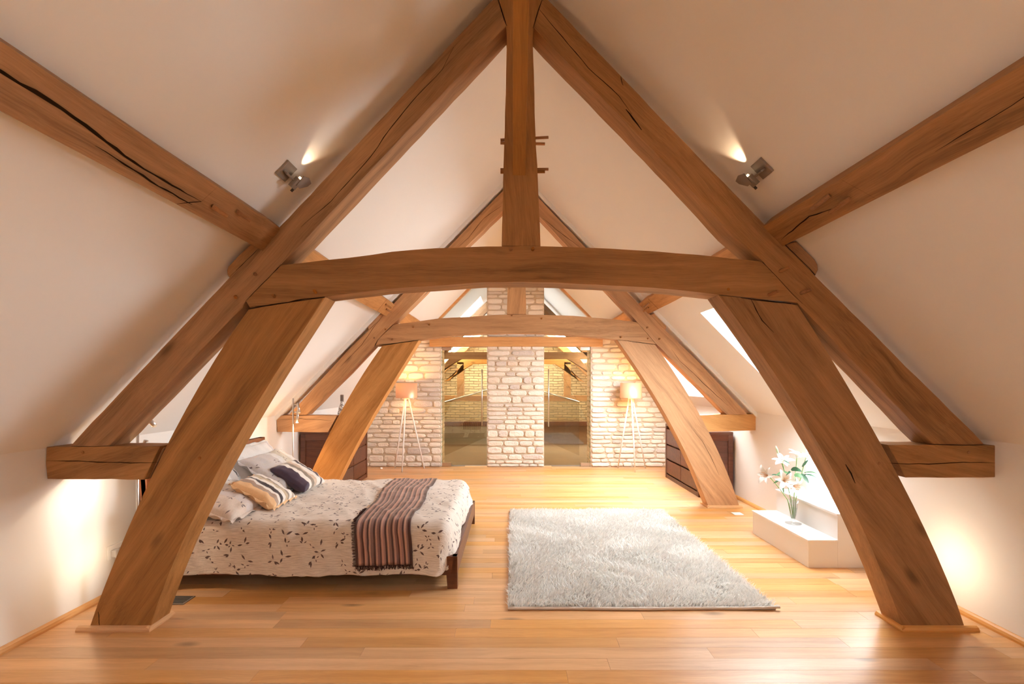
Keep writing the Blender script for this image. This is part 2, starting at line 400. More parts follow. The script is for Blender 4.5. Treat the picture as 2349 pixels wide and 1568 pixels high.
# ------------------------------------------------------------------ stone end wall
def stone_piece(bm, u0, u1, v0, v1, dep, fn, rnd):
    """fn(u, v, d) -> world point; 10-gon outline"""
    cu, cv = (u0+u1)/2, (v0+v1)/2; hu, hv = (u1-u0)/2, (v1-v0)/2
    n = 12; out = []
    for k in range(n):
        a = 2*PI*(k+.5)/n; c, s = math.cos(a), math.sin(a)
        p = 5.0; r = (abs(c)**p+abs(s)**p)**(-1/p)
        out.append((cu+hu*c*r*rnd.uniform(.93, 1.0), cv+hv*s*r*rnd.uniform(.84, 1.0)))
    d0 = dep*rnd.uniform(.75, 1.15)
    r0 = [bm.verts.new(fn(p[0], p[1], -.004)) for p in out]
    r1 = [bm.verts.new(fn(cu+(p[0]-cu)*.985, cv+(p[1]-cv)*.95, d0*.55)) for p in out]
    r2 = [bm.verts.new(fn(cu+(p[0]-cu)*.90, cv+(p[1]-cv)*.74, d0*rnd.uniform(.85, 1.15))) for p in out]
    ce = [bm.verts.new(fn(cu+hu*q+rnd.uniform(-.1, .1)*hu, cv+rnd.uniform(-.2, .2)*hv, d0*rnd.uniform(.9, 1.25))) for q in (-.45, .45)]
    for A, B in ((r0, r1), (r1, r2)):
        for k in range(n): bm.faces.new((A[k], A[(k+1)%n], B[(k+1)%n], B[k]))
    for k in range(n):
        k2 = (k+1) % n
        ck = ce[1] if math.cos(2*PI*(k+1)/n) > .01 else ce[0]
        bm.faces.new((r2[k], r2[k2], ck))
    # bridge the two centre points
    i1 = [k for k in range(n) if (math.cos(2*PI*(k+1)/n) > .01) != (math.cos(2*PI*((k+1)%n+1)/n) > .01)]
    for k in i1: bm.faces.new((r2[(k+1)%n], ce[0], ce[1]))
def courses(z0, z1, rnd):
    c = []; z = z0
    while z < z1-.03:
        h = rnd.choice([.05, .062, .075, .08, .085, .10, .125, .07]); h = min(h, z1-z)
        if z1-z-h < .04: h = z1-z
        c.append((z, z+h)); z += h
    return c
def stones_on(parent, u0, u1, cs, fn, rnd, wmin=.11, wmax=.40, ulo=None, dep=.022):
    for z0, z1 in cs:
        a = u0(z1) if callable(u0) else u0; b = u1(z1) if callable(u1) else u1
        if b-a < .06: continue
        u = a
        while u < b-.02:
            wd = rnd.uniform(wmin, wmax)*(1.15 if z1-z0 > .09 else 1.0)
            if b-u-wd < wmin*.8: wd = b-u
            g = .009
            bm = bmesh.new(); stone_piece(bm, u+g/2, u+wd-g/2, z0+g/2, z1-g/2, dep, fn, rnd)
            c = fn(u+wd/2, (z0+z1)/2, 0)
            for v in bm.verts: v.co -= c
            mesh_obj('stone', bm, M_stone, parent, Matrix.Translation(c), smooth=False)
            u += wd
rs = random.Random(21)
front = lambda u, v, d: Vector((u, YW-d, v))
XA, XB, PX0, PX1 = -1.186, 1.317, -.419, .537
ZT = 2.17
def xroof_l(z): return XL if z <= ZEL else XL+(z-ZEL)*(XM-XL)/(ZR-ZEL)
def xroof_r(z): return XR if z <= ZER else XR-(z-ZER)*(XR-XM)/(ZR-ZER)
def wall_body(name, pts, y0, y1, mat, label):
    bm = bmesh.new(); a = [bm.verts.new((p[0], y0, p[1])) for p in pts]; b = [bm.verts.new((p[0], y1, p[1])) for p in pts]
    n = len(pts); bm.faces.new(a); bm.faces.new(b[::-1])
    for i in range(n): bm.faces.new((a[i], a[(i+1)%n], b[(i+1)%n], b[i]))
    o = mesh_obj(name, bm, mat); o['kind'] = 'structure'; o['label'] = label; return o
WLf = wall_body('wall_far_left', [(XL, 0), (XA, 0), (XA, ZT), (xroof_l(ZT)-.02, ZT), (XL, ZEL+.02)], YW, YW+.38, M_mortar, 'pale rubble stone wall left of the left glass door')
WRf = wall_body('wall_far_right', [(XB, 0), (XR, 0), (XR, ZER+.02), (xroof_r(ZT)+.02, ZT), (XB, ZT)], YW, YW+.38, M_mortar, 'pale rubble stone wall right of the right glass door')
WPf = wall_body('wall_far_middle', [(PX0, 0), (PX1, 0), (PX1, roofz(PX1)+.05), (XM, ZR+.05), (PX0, roofz(PX0)+.05)], YW, YW+.5, M_mortar, 'stone chimney pillar rising between the two glass doors')
cs = courses(0, ZT, rs); stones_on(WLf, lambda z: xroof_l(z), XA-.002, cs, front, rs)
stones_on(WLf, 0.0, .36, cs, lambda u, v, d: Vector((XA+d*.5, YW+.01+u, v)), rs, .15, .3, dep=.015)
cs = courses(0, ZT, rs); stones_on(WRf, XB+.002, lambda z: xroof_r(z), cs, front, rs)
stones_on(WRf, 0.0, .36, cs, lambda u, v, d: Vector((XB-d*.5, YW+.01+u, v)), rs, .15, .3, dep=.015)
cs = courses(0, 3.32, rs); stones_on(WPf, PX0, PX1, cs, front, rs, .12, .36)

# ------------------------------------------------------------------ timber members
def outline_jitter(pts, step=.09, amp=.0016, rnd=R, chip=.03):
    out = []
    n = len(pts)
    for i in range(n):
        a, b = pts[i], pts[(i+1) % n]; d = (b-a); L = d.length; k = max(1, int(L/step)); nr = Vector((-d.y, d.x)).normalized()
        out.append(a)
        for j in range(1, k):
            q = a+d*(j/k); off = rnd.uniform(-amp, amp)
            if rnd.random() < chip: off += .004
            out.append(q+nr*off)
    return out
def member(name, px, D, th, mat, parent, bev=.005, label=None, jit=True, holes=None):
    pts = [Vector(((x-VX)/F*D, HC-(y-VY)/F*D)) for x, y in px]
    area = sum(pts[i].x*pts[(i+1)%len(pts)].y-pts[(i+1)%len(pts)].x*pts[i].y for i in range(len(pts)))
    if area < 0: pts.reverse()
    # main direction by principal axis
    c = sum(pts, Vector((0, 0)))/len(pts)
    far = max(((a-b).length, i, j) for i, a in enumerate(pts) for j, b in enumerate(pts) if i < j)
    d = pts[far[2]]-pts[far[1]]; ang = math.atan2(d.y, d.x)
    if jit: pts = outline_jitter(pts)
    W = Matrix.Translation((c.x, D, c.y)) @ Matrix.Rotation(-ang, 4, 'Y'); Wi = W.inverted()
    bm = bmesh.new()
    a = [bm.verts.new(Wi @ Vector((p.x, D, p.y))) for p in pts]; b = [bm.verts.new(Wi @ Vector((p.x, D+th, p.y))) for p in pts]
    n = len(pts); fa = bm.faces.new(a); fb = bm.faces.new(b[::-1])
    for i in range(n): bm.faces.new((a[i], b[i], b[(i+1)%n], a[(i+1)%n]))
    es = [e for e in bm.edges if (e.link_faces and (fa in e.link_faces or fb in e.link_faces))]
    bmesh.ops.bevel(bm, geom=es, offset=bev, segments=1, affect='EDGES', clamp_overlap=True)
    return mesh_obj(name, bm, mat, parent, W, label=label)
def smooth_leg(pts, k):
    """first k points run down the outer or inner edge, the rest back up: refit each edge as one cubic"""
    out = []
    for seg in (pts[:k], pts[k:]):
        xs = np.array([p[0] for p in seg], float); ys_ = np.array([p[1] for p in seg], float)
        c = np.polyfit(ys_, xs, 3)
        for yy in np.linspace(ys_[0], ys_[-1], 14): out.append((float(np.polyval(c, yy)), float(yy)))
    return out
def crack(px, D, w, parent, mat=None, rnd=R, y_off=0.0):
    """thin dark check along the grain, wedge-shaped, let into the face"""
    pts = [P(x, y, D-.0012) for x, y in px]; fine = []
    for a, b in zip(pts[:-1], pts[1:]):
        k = max(2, int((b-a).length/.05))
        for j in range(k): fine.append(a.lerp(b, j/k)+Vector((rnd.uniform(-.002, .002), 0, rnd.uniform(-.002, .002))))
    fine.append(pts[-1]); n = len(fine); vs_, fs = [], []
    for i, p in enumerate(fine):
        d = (fine[min(i+1, n-1)]-fine[max(i-1, 0)]).normalized(); nr = Vector((-d.z, 0, d.x))
        ww = w*math.sin(PI*(i+.15)/(n-1+.3))**.5*rnd.uniform(.55, 1.1)/2
        vs_ += [p+nr*ww, p-nr*ww, p+nr*ww+Vector((0, .004, 0)), p-nr*ww+Vector((0, .004, 0))]
    for i in range(n-1):
        a = 4*i; b = a+4
        fs += [(a, b, b+1, a+1), (a, a+2, b+2, b), (a+1, b+1, b+3, a+3)]
    o = pts[0]; return mesh_obj('crack', ([q-o for q in vs_], fs), mat or M_crack, parent, Matrix.Translation(o))
def peg(px, py, D, L, parent, r=.011, tilt=(0, 0)):
    p = P(px, py, D); d = Vector((tilt[0], -1, tilt[1])).normalized()
    return tube('peg', [p+Vector((0, .02, 0)), p, p+d*L], [r, r, r*.85], M_peg, parent, 8, smooth=False)

# ---- front truss
D1, TT = 2.74, .16
T1 = thing('roof_truss', (.05, D1+.08, 0), 'large oak roof truss nearest the viewer, with arched collar and leaning posts', 'truss')
rl = member('rafter', [(1139,-11),(662,500),(541,621),(525,638),(160,1023),(248,1023),(555,706),(562,690),(644,607),(750,496),(1162,58)], D1, TT, M_oak, T1)
rr = member('rafter', [(1247,-10),(1257,0),(1600,358),(1750,511),(1871,634),(2259,1019),(2142,1019),(1835,701),(1750,599),(1675,534),(1549,397),(1224,62)], D1, TT, M_oak, T1)
kp = member('king_post', [(1163,88),(1163,58),(1144,0),(1140,-11),(1150,-60),(1190,-84),(1236,-60),(1246,-10),(1243,0),(1222,62),(1222,87),(1228,300),(1234,420),(1240,564),(1151,564),(1154,420),(1158,300)], D1, TT, M_oak, T1)
co = member('collar_beam', [(645,607),(700,602),(800,591),(900,577),(1000,569),(1117,565),(1200,564),(1300,566),(1400,570),(1500,576),(1600,584),(1749,599),(1841,696),(1648,675),(1549,664),(1454,657),(1282,648),(1195,646),(1110,647),(920,660),(800,673),(746,680),(572,705),(563,690)], D1, TT, M_oak, T1)
LEGL = [(569,709),(511,796),(453,895),(402,984),(376,1034),(341,1102),(317,1163),(290,1225),(226,1378),(203,1443),(340,1443),(364,1383),(388,1320),(422,1225),(477,1126),(521,1034),(545,1003),(623,875),(671,793),(746,681)]
LEGR = [(1649,676),(1719,772),(1767,844),(1818,915),(1849,970),(1890,1040),(1941,1136),(1978,1211),(2019,1300),(2043,1361),(2072,1443),(2217,1443),(2186,1361),(2159,1300),(2108,1191),(2070,1105),(2033,1034),(1975,936),(1920,847),(1883,790),(1838,710),(1832,699)]
ll = member('leaning_post', smooth_leg(LEGL, 10), D1, TT, M_oak, T1); lr = member('leaning_post', smooth_leg(LEGR, 11), D1, TT, M_oak, T1)
member('tenon', [(360,1027),(377,1027),(341,1097),(322,1097)], D1+.035, TT-.04, M_oak, T1, jit=False); member('tenon', [(2033,1024),(2048,1024),(2086,1091),(2070,1091)], D1+.035, TT-.04, M_oak, T1, jit=False)
sl = member('stub_beam', [(105,1025),(366,1023),(330,1100),(107,1098)], D1, TT, M_oak, T1)
sr = member('stub_beam', [(2038,1020),(2294,1021),(2297,1094),(2079,1095)], D1, TT, M_oak, T1)
cl = member('cleat', [(576,559),(523,611),(520,620),(521,629),(526,637),(541,620),(594,568)], D1, TT, M_oak, T1)
cr = member('cleat', [(1801,561),(1828,553),(1868,595),(1876,606),(1877,618),(1871,632)], D1, TT, M_oak, T1)
# gables of cracks
crack([(1163,60),(1144,0)], D1, .005, kp); crack([(1222,64),(1243,0)], D1, .005, kp)
crack([(1040,108),(1015,160),(985,190),(930,250),(880,315),(850,360),(760,460),(690,520)], D1, .004, rl)
crack([(1236,20),(1290,85),(1350,155),(1420,220),(1450,262)], D1, .004, rr); crack([(1436,250),(1452,272),(1472,298)], D1, .009, rr)
crack([(1424,174),(1427,188),(1430,196)], D1, .004, rr)
crack([(645,606),(600,652),(563,690)], D1, .003, co); crack([(1750,600),(1800,655),(1841,696)], D1, .003, co)
crack([(745,680),(700,686),(640,696),(585,703)], D1, .008, ll); crack([(1700,683),(1760,690),(1815,696)], D1, .007, lr)
crack([(1722,684),(1735,710),(1748,735),(1775,762)], D1, .005, lr); crack([(1940,1065),(1952,1085),(1962,1108)], D1, .009, lr)
crack([(108,1057),(180,1057),(222,1059),(300,1061),(362,1060)], D1, .005, sl); crack([(2040,1062),(2130,1064),(2210,1060),(2294,1061)], D1, .005, sr)
crack([(541,620),(566,596),(593,570)], D1, .003, cl); crack([(1802,561),(1840,598),(1870,630)], D1, .003, cr)
crack([(225,1403),(227,1420),(228,1436)], D1, .004, ll)
for x, y, t_ in ((1172,572,(.0,.1)),(1222,572,(-.0,.1)),(585,628,(.6,-.3)),(540,680,(.6,-.3)),(629,680,(0,.3)),(724,670,(0,.3)),(1790,622,(.9,.45)),(1838,672,(.9,.35)),(1764,676,(.8,.4))):
    peg(x, y, D1, .05 if abs(t_[0]) > .1 else .02, T1, .010, t_)
for x, y in ((458,1050),(2017,1062),(190,1037),(1671,663),(2222,1037)): peg(x, y, D1, .003, T1, .009)
for y, dy in ((318,5),(325,-3),(386,0),(392,0)):
    a, b = P(1148, y+3, D1+.06), P(1258 if y in (318,386) else 1250, y-dy+2, D1+.06)
    tube('peg', [a, b], .008, M_peg, T1, 6, smooth=False)
# ridge brace rising from king post towards the viewer
def slab(name, p0, p1, wx, wt, mat, parent, up):
    """beam from p0 to p1 with local X along it; wx along world X, wt along `up`-ish"""
    p0, p1 = Vector(p0), Vector(p1); X = (p1-p0).normalized(); L = (p1-p0).length
    Yv = Vector(up).cross(X).normalized(); Z = X.cross(Yv).normalized()
    W = Matrix.Translation((p0+p1)/2) @ Matrix((X, Yv, Z)).transposed().to_4x4()
    bm = bmesh.new(); bm_box(bm, -L/2, L/2, -wx/2, wx/2, -wt/2, wt/2, .004)
    return mesh_obj(name, bm, mat, parent, W)
xb = (1191-VX)/F*D1
slab('ridge_brace', (xb, D1+.10, 2.575), (xb, D1-1.0, 3.675), .074, .14, M_oak, T1, (0, 0, 1))
# moulding round the feet
def foot_mould(pts, T):
    for a, b in pts:
        a, b = Vector(a), Vector(b); d = (b-a).normalized(); L = (b-a).length
        W = Matrix.Translation(a) @ Matrix.Rotation(math.atan2(d.y, d.x), 4, 'Z')
        bm = bmesh.new(); prof = [(0, 0), (-.024, 0), (-.024, .010), (-.016, .022), (-.004, .028), (0, .028)]
        A = [bm.verts.new((-.024 if q[0] < -.001 else 0, q[0], q[1])) for q in prof]; B = [bm.verts.new((L+(.024 if q[0] < -.001 else 0), q[0], q[1])) for q in prof]
        for i in range(6): bm.faces.new((A[i], A[(i+1)%6], B[(i+1)%6], B[i]))
        bm.faces.new(A); bm.faces.new(B[::-1]); mesh_obj('foot_moulding', bm, M_skirt, T, W)
fl0, fl1 = P(203, 1443, D1).x, P(340, 1443, D1).x; fr0, fr1 = P(2072, 1443, D1).x, P(2217, 1443, D1).x
foot_mould([((fl0-.03, D1, 0), (fl1, D1, 0)), ((fl1, D1, 0), (fl1, D1+TT, 0)), ((fr0, D1, 0), (fr1+.03, D1, 0)), ((fr0, D1+TT, 0), (fr0, D1, 0))], T1)

# ---- second truss
D2 = 5.43
T2 = thing('roof_truss', (.05, D2+.08, 0), 'second oak roof truss, beyond the bed and rug and before the stone wall', 'truss')
r2l = member('rafter', [(1178,411),(1029,567),(929,669),(860,743),(800,801),(663,951),(703,951),(774,880),(800,855),(858,794),(866,778),(903,742),(976,669),(1067,567),(1152,484),(1178,458)], D2, TT, M_oak2, T2)
r2r = member('rafter', [(1192,409),(1238,456),(1343,567),(1434,665),(1526,756),(1600,827),(1716,951),(1668,951),(1600,882),(1506,789),(1461,737),(1391,663),(1304,567),(1239,497),(1192,456)], D2, TT, M_oak2, T2)
k2 = member('king_post', [(1163,721),(1166,560),(1179,470),(1179,405),(1191,405),(1191,470),(1204,560),(1207,720)], D2, TT, M_oak2, T2)
c2 = member('collar_beam', [(903,744),(965,736),(1007,730),(1062,727),(1117,723),(1179,721),(1248,722),(1316,724),(1358,728),(1409,732),(1461,738),(1505,789),(1420,779),(1378,774),(1316,768),(1248,764),(1189,763),(1117,764),(1041,768),(960,779),(861,793),(867,778)], D2, TT, M_oak2, T2)
l2l = member('leaning_post', smooth_leg([(876,793),(838,850),(800,915),(777,953),(754,991),(711,1094),(695,1130),(679,1164),(748,1164),(779,1100),(808,1034),(830,999),(863,936),(897,883),(928,836),(960,780)], 8), D2, TT, M_oak2, T2)
l2r = member('leaning_post', smooth_leg([(1416,779),(1449,827),(1472,861),(1508,920),(1536,964),(1565,1021),(1593,1085),(1626,1164),(1697,1164),(1677,1105),(1657,1054),(1637,1015),(1615,970),(1587,920),(1562,877),(1534,833),(1502,790)], 8), D2, TT, M_oak2, T2)
s2l = member('stub_beam', [(634,952),(773,953),(752,991),(636,990)], D2, TT, M_pine, T2)
s2r = member('stub_beam', [(1605,952),(1740,949),(1740,986),(1625,990)], D2, TT, M_pine, T2)
member('cleat', [(872,716),(845,742),(844,750),(846,757),(858,744),(884,722)], D2, TT, M_oak2, T2)
member('cleat', [(1492,722),(1509,715),(1524,738),(1529,745),(1529,752),(1526,756)], D2, TT, M_oak2, T2)
crack([(1150,472),(1110,500),(1075,545),(1050,567)], D2, .005, r2l); crack([(1245,500),(1275,525),(1305,548),(1330,566)], D2, .005, r2r)
crack([(858,792),(900,788),(950,781)], D2, .007, l2l); crack([(1430,780),(1465,785),(1498,790)], D2, .006, l2r)
crack([(1540,800),(1560,828),(1590,855),(1620,885),(1670,930)], D2, .005, r2r); crack([(884,716),(862,744),(830,790),(780,842)], D2, .004, r2l)
crack([(1590,985),(1610,1010),(1630,1045),(1650,1090)], D2, .004, l2r); crack([(634,962),(690,960),(760,964)], D2, .004, s2l)
for x, y in ((858,774),(948,750),(884,755),(900,778),(985,744),(1174,723),(1242,730),(1424,773),(1484,751),(1512,777),(1486,776)): peg(x, y, D2, .02, T2, .010, (.2, .1))
f0, f1 = P(677, 1164, D2).x, P(748, 1164, D2).x; g0, g1 = P(1626, 1164, D2).x, P(1697, 1164, D2).x
foot_mould([((f0, D2, 0), (f1, D2, 0)), ((g0, D2, 0), (g1, D2, 0)), ((g0, D2+TT, 0), (g0, D2, 0)), ((f1, D2, 0), (f1, D2+TT, 0))], T2)

# ---- purlins
def purlin(side, y0, y1, label, mat, scarf=None):
    if side < 0: a, b = Vector((-1.311, 2.275)), Vector((-1.412, 2.151))
    else: a, b = P(1750, 520, D1).xz, P(1795, 565, D1).xz
    a = Vector(a); b = Vector(b); d = (b-a).normalized(); nr = Vector((-d.y, d.x)) if side > 0 else Vector((d.y, -d.x))
    if nr.y < 0: nr = -nr
    t = .088; pts = [a, b, b+nr*t, a+nr*t]; c = (a+b)/2; ym = (y0+y1)/2
    W = Matrix.Translation((c.x, ym, c.y)) @ Matrix.Rotation(PI/2, 4, 'Z'); Wi = W.inverted()
    bm = bmesh.new(); n = 14; rings = []
    for i in range(n+1):
        y = y0+(y1-y0)*i/n
        rings.append([bm.verts.new(Wi @ Vector((p.x+R.uniform(-.002, .002), y, p.y+R.uniform(-.002, .002)))) for p in pts])
    for i in range(n):
        for k in range(4): bm.faces.new((rings[i][k], rings[i][(k+1)%4], rings[i+1][(k+1)%4], rings[i+1][k]))
    bm.faces.new(rings[0]); bm.faces.new(rings[-1][::-1])
    root = mesh_obj('purlin', bm, mat, None, W); tag(root, label, 'beam')
    def facept(y, s, out=.0035): q = a.lerp(b, s)-nr*out; return Vector((q.x, y, q.y))
    def fcrack(pts_, wd):
        vs_, fs = [], []; fine = []
        for (ya, sa), (yb, sb) in zip(pts_[:-1], pts_[1:]):
            k = max(2, int(abs(yb-ya)/.04))
            for j in range(k): fine.append((ya+(yb-ya)*j/k, sa+(sb-sa)*j/k+R.uniform(-.012, .012)))
        fine.append(pts_[-1]); n = len(fine)
        for i, (yy, ss) in enumerate(fine):
            ww = wd*math.sin(PI*(i+.15)/(n-1+.3))**.5*R.uniform(.5, 1.15)/.166/2
            dy = wd/2 if abs(fine[-1][0]-fine[0][0]) < .02 else 0
            vs_ += [facept(yy-dy, ss-ww), facept(yy+dy, ss+ww)]
        for i in range(n-1): fs.append((2*i, 2*i+2, 2*i+3, 2*i+1))
        o0 = vs_[0].copy(); mesh_obj('crack', ([q-o0 for q in vs_], fs), M_crack, root, Matrix.Translation(o0))
    for kk in scarf or []:
        if kk[0] == 'c': fcrack(kk[1], kk[2])
        else:
            p = facept(kk[1], kk[2]); q = p+Vector((-nr.x*.05, kk[3], -nr.y*.05))
            tube('peg', [p, q], .010, M_peg, root, 8, smooth=False)
    return root
purlin(-1, -1.2, D1+.02, 'oak purlin running out of frame at the upper left, with a long open crack', M_oak,
       [('c', [(-.3, .25), (.6, .3), (1.2, .42), (1.45, .40), (1.75, .60), (1.95, .62), (2.13, .60)], .016), ('c', [(2.15, .02), (2.13, .60), (2.03, .98)], .006), ('c', [(1.6, .70), (1.9, .80), (2.1, .80)], .008), ('p', 2.2, .55, .05), ('p', 2.35, .3, .05)])
purlin(1, -1.2, D1+.02, 'oak purlin running out of frame at the upper right', M_oak,
       [('c', [(.9, .55), (1.3, .50), (1.7, .62)], .004), ('c', [(2.09, .02), (2.03, .98)], .004), ('c', [(2.2, .7), (2.4, .5), (2.7, .75)], .008), ('p', 2.2, .25, .08), ('p', 2.13, .62, .08)])
purlin(-1, D1+TT, D2+.02, 'left oak purlin between the front truss and the second truss', M_oak2, [('c', [(5.05, .02), (5.05, .98)], .006), ('p', 5.13, .3, .06), ('p', 5.25, .55, .06)])
purlin(1, D1+TT, D2+.02, 'right oak purlin between the front truss and the second truss', M_oak2, [('c', [(5.05, .02), (5.05, .98)], .006), ('p', 5.13, .3, .06), ('p', 5.25, .55, .06)])
purlin(-1, D2+TT, YW, 'left oak purlin from the second truss to the far gable', M_oak2)
purlin(1, D2+TT, YW, 'right oak purlin from the second truss to the far gable', M_oak2)

# ------------------------------------------------------------------ lintel, gable glazing, doors
lx0, lx1 = P(985, 0, 8.03).x, P(1383, 0, 8.03).x
o = box('lintel_beam', lx0, lx1, 8.03, 8.16, 2.005, 2.165, M_pine, None, .006); tag(o, 'straight knotty pine lintel beam across the top of both glass doors', 'beam')
def gable_win(n, side, label):
    y = 8.22; x_in = PX0 if side < 0 else PX1; xr = xroof_l(ZT) if side < 0 else xroof_r(ZT); zi = roofz(x_in)
    tri = [Vector((x_in, ZT)), Vector((x_in, zi)), Vector((xr, ZT))]
    c = sum(tri, Vector((0, 0)))/3; bm = bmesh.new()
    def bar(a, b, w):
        d = (b-a).normalized(); nr = Vector((-d.y, d.x))
        if (c-a).dot(nr) < 0: nr = -nr
        q = [a, b, b+nr*w, a+nr*w]; bm_hexa(bm, [(p.x, y-.13, p.y) for p in q]+[(p.x, y-.05, p.y) for p in q])
    bar(tri[1]+Vector((0, 0)), tri[2], .035)
    f = mesh_obj('window_%d' % n, bm, M_skirt); tag(f, label, kind='structure')
    inn = [tri[0], tri[1], tri[2]]
    mesh_obj('pane', ([(p.x, y-.09, p.y) for p in inn]+[(p.x, y-.08, p.y) for p in inn], [(0, 1, 2), (5, 4, 3), (0, 3, 4, 1), (1, 4, 5, 2), (2, 5, 3, 0)]), M_wglass, f)
gable_win(20, -1, 'triangular gable glazing left of the chimney above the lintel'); gable_win(21, 1, 'triangular gable glazing right of the chimney above the lintel')
def glass_door(n, x0, x1, hinge, label):
    y = YW+.05
    d = box('door_%d' % n, x0+.006, x1-.006, y, y+.012, .02, 2.0, [M_dglass], None); tag(d, label, kind='structure')
    ex = x0+.004 if hinge < 0 else x1-.004
    box('glass_edge', ex-.004, ex+.004, y-.001, y+.013, .02, 2.0, M_edge, d)
    hx = (x1-.083) if hinge < 0 else (x0+.075)
    z0, z1 = (.69, 1.63) if hinge < 0 else (.67, 1.63)
    h = tube('handle', [(hx, y-.055, z0), (hx, y-.055, z1)], .011, M_steel, d, 12, label='long vertical steel bar handle')
    for z in (z0+.12, z1-.12): tube('standoff', [(hx, y-.055, z), (hx, y, z)], .006, M_steel, h, 8)
    a, b = (x0+.005, x0+.165) if hinge < 0 else (x1-.165, x1-.005)
    box('floor_hinge', a, b, y-.02, y+.03, .002, .06, M_steel, d, .002); box('top_hinge', a, b, y-.02, y+.03, 1.95, 2.004, M_steel, d, .002)
    return d
glass_door(1, XA, PX0, -1, 'left frameless tinted glass door, beside the chimney, handle at its right edge')
glass_door(2, PX1, XB, 1, 'right frameless tinted glass door, beside the chimney, handle at its left edge')

# ------------------------------------------------------------------ landing beyond the glass
def rect_truss(D, mat, label, zc, hh, posts, xs, tie=None):
    T = thing('roof_truss', (.05, D, 0), label, 'truss'); th = .16
    def q(name, pts):
        bm = bmesh.new(); a = [bm.verts.new((p[0], D, p[1])) for p in pts]; b = [bm.verts.new((p[0], D+th, p[1])) for p in pts]; n = len(pts)
        bm.faces.new(a); bm.faces.new(b[::-1])
        for i in range(n): bm.faces.new((a[i], a[(i+1)%n], b[(i+1)%n], b[i]))
        return mesh_obj(name, bm, mat, T)
    for s in (-1, 1):
        X = lambda d: XM+s*d
        q('rafter', [(X(2.55), 1.12), (X(0), 3.66), (X(0), 3.44), (X(2.33), 1.12)])
        q('brace', [(X(posts), zc), (X(posts+.35), zc-.42), (X(posts+.5), zc-.45), (X(posts-.25), zc)])
        if tie: q('queen_post', [(X(1.45), tie), (X(1.45), zc+.05), (X(1.28), zc+.05), (X(1.28), tie)])
    q('collar_beam', [(XM-xs, zc), (XM+xs, zc), (XM+xs, zc+hh), (XM-xs, zc+hh)])
    if tie: q('tie_beam', [(XM-2.5, tie-.14), (XM+2.5, tie-.14), (XM+2.5, tie), (XM-2.5, tie)])
    return T
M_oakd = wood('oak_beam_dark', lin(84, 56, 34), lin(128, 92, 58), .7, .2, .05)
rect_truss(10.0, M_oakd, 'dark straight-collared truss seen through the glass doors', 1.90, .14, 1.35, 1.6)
rect_truss(12.3, M_pine, 'golden oak truss with queen posts, farthest back beyond the glass', 1.88, .16, 1.3, 1.6, 1.08)
o = box('gallery_beam', XL, XR, 11.0, 11.16, .42, .52, M_dark, None, .005); tag(o, 'dark horizontal gallery edge beam beyond the glass doors', 'beam')
bm = bmesh.new(); bm_box(bm, XL, -.1, 11.02, 11.12, 0, .42); o = mesh_obj('gallery_panel', bm, M_grey); tag(o, 'grey low panel below the gallery beam behind the left glass door', 'panel')
bm = bmesh.new(); bm_box(bm, -.1, XR, 11.02, 11.12, 0, .42); o = mesh_obj('gallery_panel', bm, M_oakd); tag(o, 'brown low panel below the gallery beam behind the right glass door', 'panel')
for s, lab in ((-1, 'sloping glass stair balustrade behind the left glass door'), (1, 'sloping glass stair balustrade behind the right glass door')):
    xs_ = lambda q: XM*0+q*s
    b = thing('glass_balustrade', (s*1.0, 9.6, 0), lab, 'balustrade')
    p0, p1 = Vector((s*1.28, 9.2, 1.035)), Vector((s*.50, 10.0-.06, 1.27))
    tube('handrail', [p0, p1], .016, M_steel, b, 8)
    v = [p0, p1, Vector((p1.x, p1.y, .3)), Vector((p0.x, p0.y, .02))]
    mesh_obj('glass_panel', ([q for q in v]+[q+Vector((.0, .012, 0)) for q in v], [(0,1,2,3),(7,6,5,4),(0,4,5,1),(1,5,6,2),(2,6,7,3),(3,7,4,0)]), M_bglass, b)
# wedge stonework at low sides of the landing
for s, lab in ((-1, 'left'), (1, 'right')):
    xx = (XL, XL+1.0) if s < 0 else (XR-1.0, XR)
    bm = bmesh.new(); bm_box(bm, xx[0], xx[1], 9.0, 9.15, 0, 1.0); o = mesh_obj('wall_landing_%s' % lab, bm, M_fstone); o['kind'] = 'structure'

